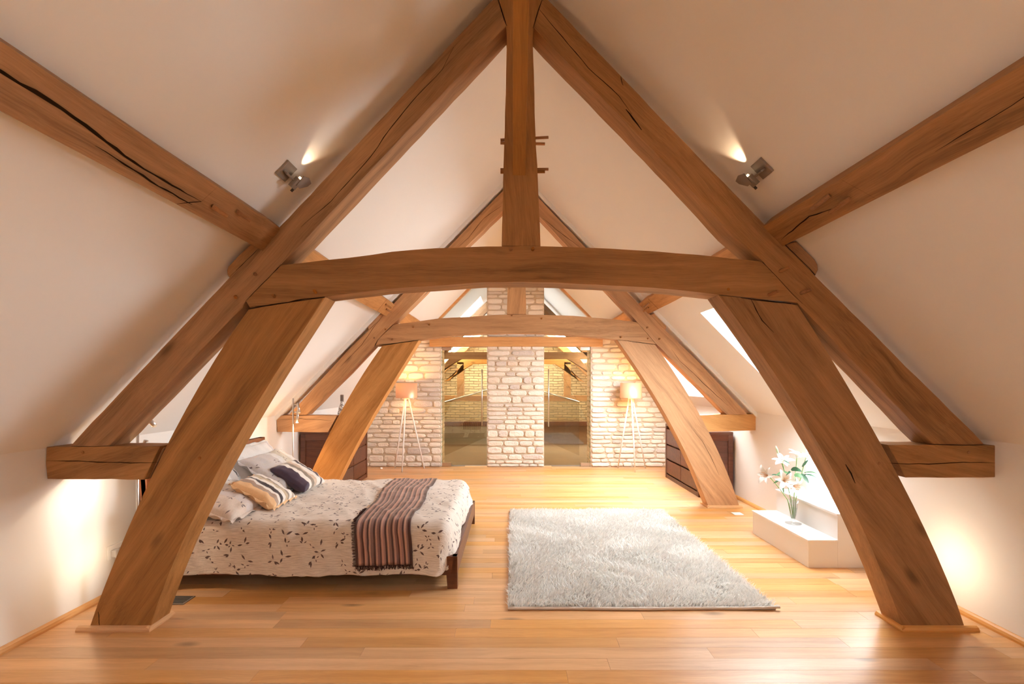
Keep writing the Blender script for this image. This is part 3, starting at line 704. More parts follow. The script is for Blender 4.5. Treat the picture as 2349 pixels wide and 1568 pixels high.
# ------------------------------------------------------------------ ceiling spotlights
def ceiling_spot(px, py, D, s, label):
    p = P(px, py, D); p.z = roofz(p.x)
    T = thing('ceiling_spotlight', p, label, 'light', 'square steel spotlights on the ceiling slopes')
    # local frame on the slope: e1 up-slope, e2 along +Y, n into room
    k = (ZR-ZEL)/(XM-XL); e1 = Vector((s, 0, k)).normalized() if s > 0 else Vector((s, 0, k)).normalized(); e2 = Vector((0, 1, 0)); n = Vector((s*k, 0, -1)).normalized()
    W = Matrix.Translation(p) @ Matrix((e1, e2, n)).transposed().to_4x4()
    bm = bmesh.new(); bm_box(bm, -.048, .048, -.048, .048, .0, .012, .002); mesh_obj('mounting_plate', bm, M_steel2, T, W)
    bm = bmesh.new(); bm_box(bm, -.012, -.002, -.03, .07, .012, .040, .002); mesh_obj('arm', bm, M_steel2, T, W)
    bm = bmesh.new(); bm_box(bm, -.045, .018, .042, .085, .034, .058, .002); mesh_obj('lamp_body', bm, M_steel2, T, W)
    bm = bmesh.new(); pr = [(-.02, .06), (.045, .050), (.058, .10), (.045, .145), (.02, .14), (-.02, .10)]
    a = [bm.verts.new((u, v, .058)) for u, v in pr]; b = [bm.verts.new((u, v, .062)) for u, v in pr]
    bm.faces.new(a); bm.faces.new(b[::-1])
    for i in range(6): bm.faces.new((a[i], a[(i+1)%6], b[(i+1)%6], b[i]))
    mesh_obj('deflector_vane', bm, M_steel2, T, W)
    bm = bmesh.new(); bm_box(bm, -.062, -.045, .075, .085, .045, .055); mesh_obj('screw', bm, plain('dark_screw', (.05, .03, .02), .6), T, W)
    bm = bmesh.new(); bm_lathe(bm, [(0, 0), (.009, 0), (.009, .008), (0, .008)], 12)
    mesh_obj('lens', bm, plain('lit_lens', (1, .9, .7), .4, emit=(1, .8, .5), es=2), T, W @ Matrix.Translation((.022, .065, .04)))
    lp = p+e1*.055+e2*.06+n*.030
    lamp('SPOT', 'spot_beam', lp, 1.7 if s > 0 else 2.8, WARM2, .006, e1*1.0-n*.12+e2*.06, spot_size=math.radians(70), spot_blend=.6)
ceiling_spot(655, 425, 2.55, 1, 'steel ceiling spotlight on the left slope, shining up the plaster')
ceiling_spot(1750, 412, 2.52, -1, 'steel ceiling spotlight on the right slope, shining up the plaster')
# floor uplighters hidden behind the leaning posts
for s, x, lab in ((-1, -2.42, 'small uplighter behind the foot of the left leaning post'), (1, 2.47, 'small uplighter behind the foot of the right leaning post')):
    T = thing('uplighter', (x, 3.03, 0), lab, 'light')
    bm = bmesh.new(); bm_lathe(bm, [(0, 0), (.035, 0), (.035, .05), (.028, .055), (.028, .045), (0, .045)], 20); mesh_obj('housing', bm, M_steel2, T, Matrix.Translation((x, 3.03, 0)), smooth=False)
    lamp('SPOT', 'uplighter_bulb', (x-s*.0, 3.0, .30), 3.4 if s > 0 else 1.8, (1, .80, .54), .05, (s, -.1, .05), spot_size=math.radians(165), spot_blend=1.0)
    bm = bmesh.new(); bm_lathe(bm, [(0, 0), (.012, .0), (.012, .24), (0, .24)], 12); mesh_obj('stem', bm, M_steel2, T, Matrix.Translation((x, 3.03, .045)))

# ------------------------------------------------------------------ bed
bed = thing('bed', (-1.4, 4.05, 0), 'low dark wooden double bed with headboard against the left wall', 'bed')
BX0, BX1, BY0, BY1 = -2.44, -.372, 3.29, 4.85
def vpart(name, pts8, mat, parent):
    bm = bmesh.new(); bm_hexa(bm, pts8); return mesh_obj(name, bm, mat, parent)
box('side_rail', BX0, BX1-.03, BY0+.02, BY0+.05, .085, .215, M_dark, bed, .003); box('side_rail', BX0, BX1-.03, BY1-.05, BY1-.02, .085, .215, M_dark, bed, .003)
W = Matrix.Translation((BX1-.02, (BY0+BY1)/2, .155)) @ Matrix.Rotation(PI/2, 4, 'Z')
bm = bmesh.new(); bm_box(bm, -(BY1-BY0)/2, (BY1-BY0)/2, -.018, .018, -.065, .065, .003); mesh_obj('foot_rail', bm, M_dark, bed, W)
for y0, y1, x0, x1 in ((BY0, BY0+.05, BX1-.085, BX1+.0), (BY1-.05, BY1, BX1-.085, BX1), (BY0, BY0+.05, BX0, BX0+.08), (BY1-.05, BY1, BX0, BX0+.08)):
    t = .018
    vpart('leg', [(x0+t, y0, 0), (x1, y0, 0), (x1, y1, 0), (x0+t, y1, 0), (x0, y0, .22), (x1, y0, .22), (x1, y1, .22), (x0, y1, .22)], M_dark, bed)
box('platform', BX0, BX1-.04, BY0+.05, BY1-.05, .15, .20, M_dark, bed)
hb = thing  # headboard leaning back slightly
def lean(x, z): return x-.06*(z/.86)
hd = bmesh.new()
for (ya, yb, za, zb, t0, t1) in ((BY0-.02, BY1+.0, .30, .86, 0, .03), (BY0-.02, BY0+.07, .1, .86, -.01, .04), (BY1-.09, BY1, .1, .86, -.01, .04), (BY0-.02, BY1, .80, .86, -.01, .04)):
    bm_hexa(hd, [(lean(-2.43, za)-t1, ya, za), (lean(-2.43, za)-t0, ya, za), (lean(-2.43, za)-t0, yb, za), (lean(-2.43, za)-t1, yb, za), (lean(-2.43, zb)-t1, ya, zb), (lean(-2.43, zb)-t0, ya, zb), (lean(-2.43, zb)-t0, yb, zb), (lean(-2.43, zb)-t1, yb, zb)])
mesh_obj('headboard', hd, wood('headboard_wood', lin(110, 62, 40), lin(160, 98, 62), .4, .4, 0, g=1.6, knots=False, bump=.1), bed)
box('mattress', -2.43, -.46, BY0+.04, BY1-.09, .20, .405, M_sheet, bed, .05)
# duvet
def drape(x, y, top, x1, y0, y1, r, hn, hf, off=0.0):
    cxm, cyn, cyf = x1-r, y0+r, y1-r
    ex = max(0., x-cxm); ey = (y-cyn) if y < cyn else ((y-cyf) if y > cyf else 0.)
    d = math.hypot(ex, ey); bx, by = min(x, cxm), min(max(y, cyn), cyf)
    if d < 1e-6: return Vector((bx, by, top+off)), Vector((0, 0, 1))
    dx, dy = ex/d, ey/d; hang = hn*dy*dy+hf*dx*dx
    if d < r*PI/2:
        a = d/r; h = r*math.sin(a); dz = r*(1-math.cos(a)); n = Vector((dx*math.sin(a), dy*math.sin(a), math.cos(a)))
    else: h = r+.06*(d-r*PI/2); dz = r+(d-r*PI/2); n = Vector((dx, dy, 0))
    if dz > hang: dz = hang+(dz-hang)*.02
    return Vector((bx+dx*h, by+dy*h, top-dz))+n*off, n
TOPD = .452
def duvet_pt(x, y, off=0.0):
    p, n = drape(x, y, TOPD, -.415, 3.275, 4.80, .085, .345, .225, 0)
    q = Vector((x, y, 0)); side = 1-abs(n.z)
    a = .014*noise.noise(q*2.3)+.009*noise.noise(q*6.1+Vector((3, 1, 0)))
    a += side*.012*noise.noise(Vector((x*7, y*1.2, 2)))+side*.012*math.sin(x*19+2*noise.noise(q*1.5)*3)
    # diagonal creases
    c = noise.noise(Vector(((x+.6*y)*6, (y-.4*x)*1.2, 7.7))); a += .008*max(0, .2-abs(noise.noise(Vector(((x-.9*y)*9, (y+.7*x)*2.2, 1.7)))))*2; a += .022*max(0, .32-abs(c))*1.2*(1 if side < .5 else 1.4)
    if p.z < .16: p.z += .006*math.sin(x*6.0)+.004*noise.noise(Vector((x*9, 0, 4)))
    return p+n*(a+off)
def grid_mesh(name, nu, nv, fn, uvfn, mat, parent=None, smooth=True, thick=0.0, world=None):
    vs_ = []; uvs = []
    for j in range(nv+1):
        for i in range(nu+1):
            u, v = i/nu, j/nv; vs_.append(fn(u, v)); uvs.append(uvfn(u, v))
    fs = [(j*(nu+1)+i, j*(nu+1)+i+1, (j+1)*(nu+1)+i+1, (j+1)*(nu+1)+i) for j in range(nv) for i in range(nu)]
    me = bpy.data.meshes.new(name); me.from_pydata([tuple(v) for v in vs_], [], fs)
    ul = me.uv_layers.new(name='UVMap')
    arr = np.array([uvs[l.vertex_index] for l in me.loops], dtype=np.float32).ravel(); ul.data.foreach_set('uv', arr)
    if smooth: me.shade_smooth()
    me.materials.append(mat); o = bpy.data.objects.new(name, me); add(o, parent, world)
    if thick: md = o.modifiers.new('thickness', 'SOLIDIFY'); md.thickness = thick; md.offset = -1
    return o
X_0, X_1, Y_0, Y_1 = -2.36, -.40+.19, 3.275-.32, 4.80+.30
dv = grid_mesh('duvet', 130, 120, lambda u, v: duvet_pt(X_0+(X_1-X_0)*u, Y_0+(Y_1-Y_0)*v), lambda u, v: (X_0+(X_1-X_0)*u, Y_0+(Y_1-Y_0)*v), M_duvet, None, thick=.012)
tag(dv, 'cream duvet printed with small brown leaf sprigs, covering the bed', 'bedding')
# throw
thr_stops = []
pal = [lin(66,28,18), lin(176,134,118), lin(120,84,78), lin(70,30,20), lin(186,140,122), lin(150,112,104), lin(62,26,18), lin(182,140,120), lin(124,92,84)]
pos = 0; i = 0; rt = random.Random(5)
while pos < .97 and len(thr_stops) < 30:
    thr_stops.append((pos, pal[i % len(pal)])); pos += rt.choice([.028, .034, .045, .038]); i += 1
M_throw = stripes('striped_throw_weave', thr_stops, .012, .55, 0, .15)
def throw_pt(u, v):
    y = 3.275-.24+(4.80+.12-3.275+.24)*v; tt = max(0., min(1., (y-3.2)/1.55))
    xc = -.865-.09*tt; wd = .375+.04*tt; y2 = y
    x = xc+(u-.5)*wd+.012*math.sin(y*7)
    fold = .004*math.sin(u*2*PI*5)*(1 if y < 3.4 else .35)
    return duvet_pt(x, y2, .012+fold)
th = grid_mesh('throw', 60, 90, throw_pt, lambda u, v: (u, v*4), M_throw, None, thick=.006)
tag(th, 'brown and beige striped throw laid across the foot end of the duvet', 'throw')
bm = bmesh.new(); rf = random.Random(3)
for i in range(120):
    u = i/119; p = throw_pt(u, 0.0); q = p+Vector((rf.uniform(-.012, .012), -.006+rf.uniform(-.006, .004), -.018-rf.random()*.012)); bm_tube(bm, [p, (p+q)/2+Vector((rf.uniform(-.005, .005), -.004, 0)), q], .0022, 4)
for i in range(90):
    v = .0+.30*i/89; p = throw_pt(0.0, v); q = p+Vector((-.016-rf.random()*.01, -.003, rf.uniform(-.006, .003))); bm_tube(bm, [p, q], .0022, 4)
o = mesh_obj('fringe', bm, plain('brown_fringe', lin(58, 24, 16), .8), th); o['kind'] = 'stuff'
# pillows
def pillow(name, c, tilt, L, Wd, t, mat, label, rz=0, seed=0, roll=0.0, cat='pillow', group=None, flange=0.0, puff=.40):
    e1 = Vector((math.cos(tilt), 0, -math.sin(tilt))); e2 = Vector((0, 1, 0)); e3 = e1.cross(e2)
    W = Matrix.Translation(c) @ Matrix.Rotation(rz, 4, 'Z') @ Matrix((e1, e2, e3)).transposed().to_4x4() @ Matrix.Rotation(roll, 4, 'X')
    n = 26; vs_ = []; uv = []; fs = []
    for side in (1, -1):
        for j in range(n+1):
            for i in range(n+1):
                a, b = -1+2*i/n, -1+2*j/n
                a2, b2 = math.sin(a*PI/2*.98)/math.sin(PI/2*.98)*.5+a*.5, math.sin(b*PI/2*.98)/math.sin(PI/2*.98)*.5+b*.5
                px = a2*L/2*(1-.07*(1-b2*b2)); py = b2*Wd/2*(1-.07*(1-a2*a2))
                h = t/2*max(0, (1-abs(a2)**3.2)*(1-abs(b2)**3.2))**puff
                q = Vector((a2*2+seed, b2*2, side*3.0+seed))
                h *= 1+.12*noise.noise(q*1.1); wr = .008*noise.noise(Vector((a2*5+seed, b2*5, side)))+.007*(.3-abs(noise.noise(Vector((a2*3+b2+seed, b2*4, 9)))))
                edge = max(abs(a2), abs(b2)); pz = side*(h+wr*min(1, (1-edge)*6+.0)) + .010*noise.noise(Vector((a2*3, b2*3, seed)))
                vs_.append((px, py, pz)); uv.append((b2*.5+.5, a2*.5+.5))
        base = 0 if side > 0 else (n+1)**2
        for j in range(n):
            for i in range(n):
                f = (base+j*(n+1)+i, base+j*(n+1)+i+1, base+(j+1)*(n+1)+i+1, base+(j+1)*(n+1)+i); fs.append(f if side > 0 else f[::-1])
    me = bpy.data.meshes.new(name); me.from_pydata(vs_, [], fs); ul = me.uv_layers.new(name='UVMap')
    ul.data.foreach_set('uv', np.array([uv[l.vertex_index] for l in me.loops], dtype=np.float32).ravel())
    me.shade_smooth(); me.materials.append(mat); o = bpy.data.objects.new(name, me); add(o, None, W); tag(o, label, cat, group)
    # piping
    ring = []
    for k in range(4*n):
        s_, r_ = divmod(k, n); tt = -1+2*r_/n; a, b = ((tt, -1), (1, tt), (-tt, 1), (-1, -tt))[s_]
        a2, b2 = math.sin(a*PI/2*.98)/math.sin(PI/2*.98)*.5+a*.5, math.sin(b*PI/2*.98)/math.sin(PI/2*.98)*.5+b*.5
        ring.append(Vector((a2*L/2*(1-.07*(1-b2*b2)), b2*Wd/2*(1-.07*(1-a2*a2)), .010*noise.noise(Vector((a2*3, b2*3, seed))))))
    if flange:
        V = []; Fc = []
        for k, p in enumerate(ring):
            d = Vector((p.x, p.y, 0)).normalized(); wv = .012*math.sin(k*1.1)+.01*noise.noise(Vector((k*.5, seed, 0)))
            V += [p, p+d*flange+Vector((0, 0, wv)), p+Vector((0, 0, -.003)), p+d*flange+Vector((0, 0, wv-.003))]
        m = len(ring)
        for k in range(m):
            a, b = 4*k, 4*((k+1) % m); Fc += [(a, a+1, b+1, b), (a+3, a+2, b+2, b+3), (a+1, a+3, b+3, b+1)]
        fo = mesh_obj('flange', (V, Fc), mat, o, W, smooth=True)
    return o
g1, g2, g3 = (.56, .51, .50), (.72, .70, .68), (.60, .54, .44)
M_pa = stripes('banded_pillow_cotton', [(0, g2), (.12, g2), (.55, g2), (.86, (.55, .52, .53)), (.93, g2)], .02, axis=0, leaf=False)
M_pb = stripes('sprig_pillow_cotton', [(0, g1), (.48, g2), (.60, g3), (.80, g2), (.92, (.70, .58, .50))], .02, axis=0, leaf=5.0)
M_pc = stripes('grey_print_pillow_cotton', [(0, (.62, .55, .50)), (.5, (.60, .56, .55)), (.62, g2), (.78, g1)], .02, axis=0, leaf=6.0)
M_pd = stripes('worn_print_pillow_cotton', [(0, (.66, .54, .46)), (.3, (.62, .55, .53)), (.62, g2), (.8, g1)], .02, axis=0, leaf=4.5)
pillow('pillow', (-2.29, 4.36, .655), math.radians(58), .42, .70, .15, M_pa, 'pale grey banded pillow standing against the headboard, far side', seed=1, flange=.03)
pillow('pillow', (-2.32, 3.64, .68), math.radians(58), .46, .70, .15, M_pc, 'grey printed pillow standing against the headboard, near side', seed=2, flange=.03)
pillow('pillow', (-2.10, 4.38, .615), math.radians(36), .46, .70, .14, M_pb, 'sprig printed pillow with a beige band, behind the purple edged cushion', seed=3, flange=.03)
pillow('pillow', (-2.10, 3.58, .545), math.radians(17), .46, .68, .14, M_pd, 'rumpled sprig printed pillow lying flattest at the near edge of the bed', seed=4, flange=.03)
wht, blk, tau, tan_ = (.82, .76, .70), (.035, .02, .025), (.28, .21, .16), (.55, .40, .28)
M_ce = stripes('orange_edged_stripes', [(0, (.80, .50, .26)), (.13, (.42, .29, .22)), (.23, wht), (.31, blk), (.43, wht), (.55, (.56, .44, .30)), (.66, (.30, .23, .18)), (.73, wht), (.84, (.45, .34, .26)), (.93, wht)], .0, .75)
M_cf = stripes('purple_edged_stripes', [(0, (.05, .025, .05)), (.20, wht), (.34, (.26, .20, .15)), (.47, (.62, .46, .34)), (.58, wht), (.76, (.05, .03, .04)), (.85, wht)], .0, .6)
pillow('cushion', (-1.915, 3.74, .565), math.radians(30), .36, .38, .13, M_ce, 'square striped cushion with an orange edge, nearer of the two', seed=5, cat='cushion', group='striped square cushions on the bed', flange=.018, rz=math.radians(2))
pillow('cushion', (-1.90, 4.30, .575), math.radians(32), .36, .40, .13, M_cf, 'square striped cushion with a dark purple edge, farther of the two', seed=6, cat='cushion', group='striped square cushions on the bed', rz=math.radians(-2))

# ------------------------------------------------------------------ reading lamps
def reading_lamp(x, y, ztop, label, heads, power, wc=WARM2):
    T = thing('reading_floor_lamp', (x, y, 0), label, 'lamp', 'reading lamps beside the bed')
    bm = bmesh.new(); bm_lathe(bm, [(0, 0), (.11, 0), (.11, .008), (.015, .014), (0, .014)], 28); mesh_obj('base', bm, M_steel, T, Matrix.Translation((x, y, 0)))
    tube('pole', [(x, y, .01), (x, y, ztop)], .0085, M_steel, T, 12)
    for (z, dirv, L, lit) in heads:
        j = Vector((x+.055, y-.01, z)); tube('arm', [(x, y, z-.005), j], .005, M_steel, T, 8)
        d = Vector(dirv).normalized(); a, b = j-d*.02, j+d*L
        h = tube('lamp_head', [a, b], [.013, .014], M_steel, T, 14)
        bm = bmesh.new(); bm_lathe(bm, [(0, 0), (.011, 0), (.011, .006), (0, .008)], 12)
        mesh_obj('bulb', bm, plain('lit_bulb', (1, .9, .7), .4, emit=(1, .78, .42), es=60 if lit else 0.0), h, Matrix.Translation(b) @ d.to_track_quat('Z', 'Y').to_matrix().to_4x4())
        if lit:
            lamp('SPOT', 'reading_beam', b+d*.02, power, wc, .015, d, spot_size=math.radians(130), spot_blend=.8)
            lamp('POINT', 'reading_glow', b+d*.03, power*.12, WARM, .03)
    return T
reading_lamp(-2.35, 5.19, 1.236, 'slim steel reading lamp on the far side of the bed, lower head lit', [(1.17, (.25, -.2, -.9), .09, False), (1.09, (.0, -.15, -1), .11, True)], 16)
reading_lamp(-2.37, 3.06, 1.20, 'slim steel reading lamp on the near side of the bed, behind the front truss', [(1.20, (.8, -.2, -.75), .10, False), (1.02, (-.35, -.05, -1), .07, True)], 9, (1, .84, .66))

# ------------------------------------------------------------------ chests of drawers
def chest(x0, x1, y0, y1, face, label):
    """face=+1: drawers look to +X, -1: to -X"""
    T = thing('chest_of_drawers', ((x0+x1)/2, (y0+y1)/2, 0), label, 'chest of drawers', 'dark chests of drawers before the stone wall')
    h = .80; xi0, xi1 = (x0, x1-.02) if face > 0 else (x0+.02, x1)
    box('carcass', xi0+.02, xi1-.0 if face > 0 else xi1-.02, y0+.02, y1-.02, .0, h-.03, M_dark, T)
    box('top_board', x0, x1, y0, y1, h-.035, h, M_dark, T, .004)
    for yy in (y0, y1-.045):   # corner stiles and side frame
        box('stile', x1-.06 if face > 0 else x0, x1 if face > 0 else x0+.06, yy, yy+.045, 0, h-.035, M_dark, T, .003)
        box('stile', x0 if face > 0 else x1-.06, x0+.06 if face > 0 else x1, yy, yy+.045, 0, h-.035, M_dark, T, .003)
    box('side_rail', x0+.06, x1-.06, y0, y0+.03, h-.11, h-.035, M_dark, T, .003); box('side_rail', x0+.06, x1-.06, y0, y0+.03, 0.02, .10, M_dark, T, .003)
    box('side_panel', x0+.06, x1-.06, y0+.012, y0+.03, .10, h-.11, M_dark, T)
    fx = x1 if face > 0 else x0
    a, b = (fx-.022, fx-.004) if face > 0 else (fx+.004, fx+.022)
    ys = [y0+.05, (y0+y1)/2, y1-.05]; zs = [.07, .285, .50, .735]
    box('plinth', min(a, b), max(a, b), y0+.045, y1-.045, 0.0, .055, M_dark, T)
    for i in range(2):
        for j in range(3):
            box('drawer', min(a, b), max(a, b), ys[i]+.006, ys[i+1]-.006, zs[j]+.004, zs[j+1]-.018, M_dark, T, .003)
    return T
chest(-2.62, -2.152, 5.98, 7.2, 1, 'dark wooden chest of drawers by the left wall')
chest(2.283, 2.71, 5.92, 7.2, -1, 'dark wooden chest of drawers by the right wall')
# ornament vase on left chest
T = thing('ornamental_bottle', (-2.25, 6.4, .80), 'tall mottled grey and white bottle on the left chest of drawers', 'ornament')
tm = NT('mottled_glaze'); tc = tm.n('ShaderNodeTexCoord'); nz = tm.noise(tc.outputs['Object'], 55, 3, .6, 1.0); tm.l(tm.ramp(nz, [(.42, (.12, .10, .09)), (.5, (.65, .62, .58)), (.6, (.85, .83, .8))]), tm.b.inputs['Base Color']); tm.b.inputs['Roughness'].default_value = .25
bm = bmesh.new(); bm_lathe(bm, [(0, 0), (.045, 0), (.042, .02), (.03, .06), (.05, .14), (.055, .2), (.04, .28), (.02, .33), (.022, .36), (0, .36)], 20); mesh_obj('body', bm, tm.m, T, Matrix.Translation((-2.25, 6.4, .80)), smooth=True)
box('stopper', -2.268, -2.232, 6.382, 6.418, 1.16, 1.245, plain('dark_stopper', (.16, .13, .12), .4), T, .004)
o = box('storage_box', -2.36, -2.30, 6.14, 6.20, .80, .84, M_white, None, .004); tag(o, 'tiny white box on the left chest, beside the mottled bottle', 'box')

# ------------------------------------------------------------------ tripod floor lamps
def copper():
    t = NT('copper_shade'); t.b.inputs['Base Color'].default_value = (*lin(250, 190, 150), 1); t.b.inputs['Metallic'].default_value = .4
    t.b.inputs['Roughness'].default_value = .42; tc = t.n('ShaderNodeTexCoord'); n = t.noise(t.vmath('MULTIPLY', tc.outputs['Object'], (4, 4, 300)), 1.0, 2); t.bump(n, .08, .002); return t.m
M_cop = copper(); M_copin = plain('shade_lining', (.95, .78, .55), .6)
def tripod_lamp(x, feet, label):
    y = 7.79; z0, z1, r = 1.16, 1.40, .172
    T = thing('tripod_floor_lamp', (x, y, 0), label, 'lamp', 'copper shaded tripod lamps before the stone wall')
    bm = bmesh.new(); bm_lathe(bm, [(r, z0), (r, z1), (r-.003, z1), (r-.003, z0), (r, z0)], 40); mesh_obj('lamp_shade', bm, [M_cop], T, Matrix.Translation((x, y, 0)), smooth=False).data.shade_smooth()
    bm = bmesh.new(); bm_lathe(bm, [(r-.004, z0+.002), (r-.004, z1-.002)], 40); mesh_obj('shade_lining', bm, M_copin, T, Matrix.Translation((x, y, 0)), smooth=True)
    bm = bmesh.new()
    for k in range(3):
        a = 2*PI*k/3; bm_tube(bm, [(x, y, z1-.03), (x+math.cos(a)*(r-.004), y+math.sin(a)*(r-.004), z1-.03)], .003, 6)
    mesh_obj('shade_ring', bm, M_whitem, T)
    for fx, fy in feet:
        dx, dy = (fx-x), (fy-y); L = math.hypot(dx, dy)
        tube('leg', [(x+dx/L*.03, y+dy/L*.03, z0+.0), (fx, fy, 0.0)], [.013, .010], M_whitem, T, 10)
    bm = bmesh.new(); bm_lathe(bm, [(0, 0), (.045, 0), (.045, .03), (0, .03)], 20); mesh_obj('leg_hub', bm, M_whitem, T, Matrix.Translation((x, y, z0-.015)))
    bm = bmesh.new(); bm_lathe(bm, [(0, 0), (.018, .0), (.02, .05), (.032, .08), (.025, .11), (0, .125)], 16); mesh_obj('bulb', bm, plain('opal_bulb', (1, .9, .75), .4, emit=(1, .7, .35), es=6), T, Matrix.Translation((x, y, z0+.02)), smooth=True)
    lamp('POINT', 'shade_light', (x, y, z0+.17), 7.5, (1, .56, .20), .03); lamp('POINT', 'shade_light_low', (x, y, z0+.04), 4.5, (1, .56, .20), .03)
tripod_lamp(-1.70, [(-1.93, 7.96), (-1.73, 7.60), (-1.44, 7.93)], 'white tripod lamp with copper drum shade, left of the glass doors')
tripod_lamp(1.917, [(1.74, 7.95), (1.93, 7.58), (2.19, 7.93)], 'white tripod lamp with copper drum shade, right of the glass doors')

# ------------------------------------------------------------------ rug
rx0, rx1, ry0, ry1 = -.026, 1.63, 2.985, 5.27
T = thing('shaggy_rug', ((rx0+rx1)/2, (ry0+ry1)/2, 0), 'thick cream shag pile rug lying on the floorboards right of the bed', 'rug')
M_rugb = plain('rug_backing', (.52, .46, .40), .9); M_bind = plain('rug_binding', (.66, .57, .50), .8)
box('backing', rx0, rx1, ry0, ry1, 0.001, .010, M_rugb, T)
c = Vector((rx0, ry0, 0)); n = 40
for (a, b) in (((rx0, ry0), (rx1+.02, ry0)), ((rx0, ry1), (rx1, ry1))):
    pts = [Vector((a[0]+(b[0]-a[0])*i/n, a[1]-.004+.004*math.sin(i*.25), .011+.010*max(0, (i/n-.85)/.15)**1.5)) for i in range(n+1)]
    tube('binding', pts, .009, M_bind, T, 8)
tr = NT('rug_pile'); at = tr.n('ShaderNodeVertexColor'); at.layer_name = 'tone'
df = tr.n('ShaderNodeBsdfDiffuse'); tl = tr.n('ShaderNodeBsdfTranslucent'); gx = tr.n('ShaderNodeBsdfGlossy'); gx.inputs['Roughness'].default_value = .45
m1 = tr.n('ShaderNodeMixShader'); m1.inputs[0].default_value = .38; m2 = tr.n('ShaderNodeMixShader'); m2.inputs[0].default_value = .06
for q in (df, tl): tr.l(at.outputs[0], q.inputs[0])
tr.l(df.outputs[0], m1.inputs[1]); tr.l(tl.outputs[0], m1.inputs[2]); tr.l(m1.outputs[0], m2.inputs[1]); tr.l(gx.outputs[0], m2.inputs[2]); tr.l(m2.outputs[0], tr.out.inputs[0])
rng = np.random.RandomState(4); N = 64000
bx = rng.uniform(rx0+.005, rx1-.005, N); by = rng.uniform(ry0+.012, ry1-.01, N); h = rng.uniform(.028, .052, N); an = rng.uniform(0, 2*PI, N)
# clumped lean direction
cl_ = np.sin(bx*9+np.sin(by*7)*2)*1.5+np.cos(by*11+bx*5); ln = rng.uniform(.008, .048, N); la = cl_+rng.normal(0, 1.0, N)
wd = rng.uniform(.0022, .0046, N); ca, sa = np.cos(an)*wd, np.sin(an)*wd; lx, ly = np.cos(la)*ln, np.sin(la)*ln
V = np.zeros((N, 5, 3), dtype=np.float32)
V[:, 0] = np.stack([bx-ca, by-sa, np.full(N, .006)], 1); V[:, 1] = np.stack([bx+ca, by+sa, np.full(N, .006)], 1)
V[:, 2] = np.stack([bx-ca*.9+lx*.4, by-sa*.9+ly*.4, h*.65], 1); V[:, 3] = np.stack([bx+ca*.9+lx*.4, by+sa*.9+ly*.4, h*.65], 1)
V[:, 4] = np.stack([bx+lx, by+ly, h], 1)
me = bpy.data.meshes.new('pile'); me.vertices.add(N*5); me.vertices.foreach_set('co', V.ravel())
k = np.arange(N)*5; Fq = np.stack([k, k+1, k+3, k+2], 1); Ft = np.stack([k+2, k+3, k+4], 1)
idx = np.concatenate([Fq.ravel(), Ft.ravel()]).astype(np.int32); me.loops.add(len(idx)); me.loops.foreach_set('vertex_index', idx)
st = np.concatenate([np.arange(N)*4, N*4+np.arange(N)*3]).astype(np.int32); me.polygons.add(2*N); me.polygons.foreach_set('loop_start', st)
me.update(calc_edges=True); ca_ = me.color_attributes.new('tone', 'FLOAT_COLOR', 'POINT')
pt = .5+.25*(np.sin(bx*6+np.cos(by*5)*2)+np.sin(by*8+bx*3)); tn = np.clip(rng.uniform(.84, 1.16, N)-.10*pt, 0, 1)
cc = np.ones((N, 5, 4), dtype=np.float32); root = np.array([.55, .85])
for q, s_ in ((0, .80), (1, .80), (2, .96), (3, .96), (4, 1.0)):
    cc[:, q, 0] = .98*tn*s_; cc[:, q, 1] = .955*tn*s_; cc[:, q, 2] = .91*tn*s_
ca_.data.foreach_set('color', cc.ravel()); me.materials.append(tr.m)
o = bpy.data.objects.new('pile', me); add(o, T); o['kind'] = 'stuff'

# ------------------------------------------------------------------ white steps and lilies
T = thing('window_steps', (2.49, 4.08, 0), 'white two-tread step block below the roof window at the right wall', 'steps')
sy0, sy1 = 3.655, 4.51
box('lower_riser', 2.246, 2.466, sy0+.006, sy1, 0, .197, M_white, T, .002); box('upper_riser', 2.466, XR-.001, sy0+.006, sy1, 0, .395, M_white, T, .002)
box('lower_tread', 2.238, 2.470, sy0, sy1+.004, .197, .213, M_white, T, .002); box('upper_tread', 2.456, XR-.001, sy0, sy1+.004, .395, .411, M_white, T, .002)
vx, vy, vz = 2.378, 4.09, .2135
vase = thing('glass_vase', (vx, vy, vz), 'clear footed glass vase of water on the lower white step', 'vase')
bm = bmesh.new(); bm_lathe(bm, [(0, 0), (.062, 0), (.064, .004), (.03, .010), (.014, .018), (.016, .03), (.024, .07), (.034, .14), (.042, .20), (.040, .20), (.032, .14), (.022, .07), (.013, .036), (0, .034)], 28)
mesh_obj('bowl', bm, M_glass, vase, Matrix.Translation((vx, vy, vz)), smooth=True)
bm = bmesh.new(); bm_lathe(bm, [(0, .036), (.0125, .038), (.021, .07), (.030, .13), (0, .13)], 24)
mesh_obj('water', bm, glass_pane('vase_water', (.90, .95, .92), .03), vase, Matrix.Translation((vx, vy, vz)), smooth=True)
M_stem = plain('green_stem', (.16, .28, .06), .5); M_leaf = plain('dark_lily_leaf', (.03, .10, .045), .45); M_leaf2 = plain('pale_lily_leaf', (.10, .22, .09), .45)
M_petal = plain('white_petal', (.88, .88, .84), .5); M_anth = plain('orange_anther', (.55, .22, .04), .7)
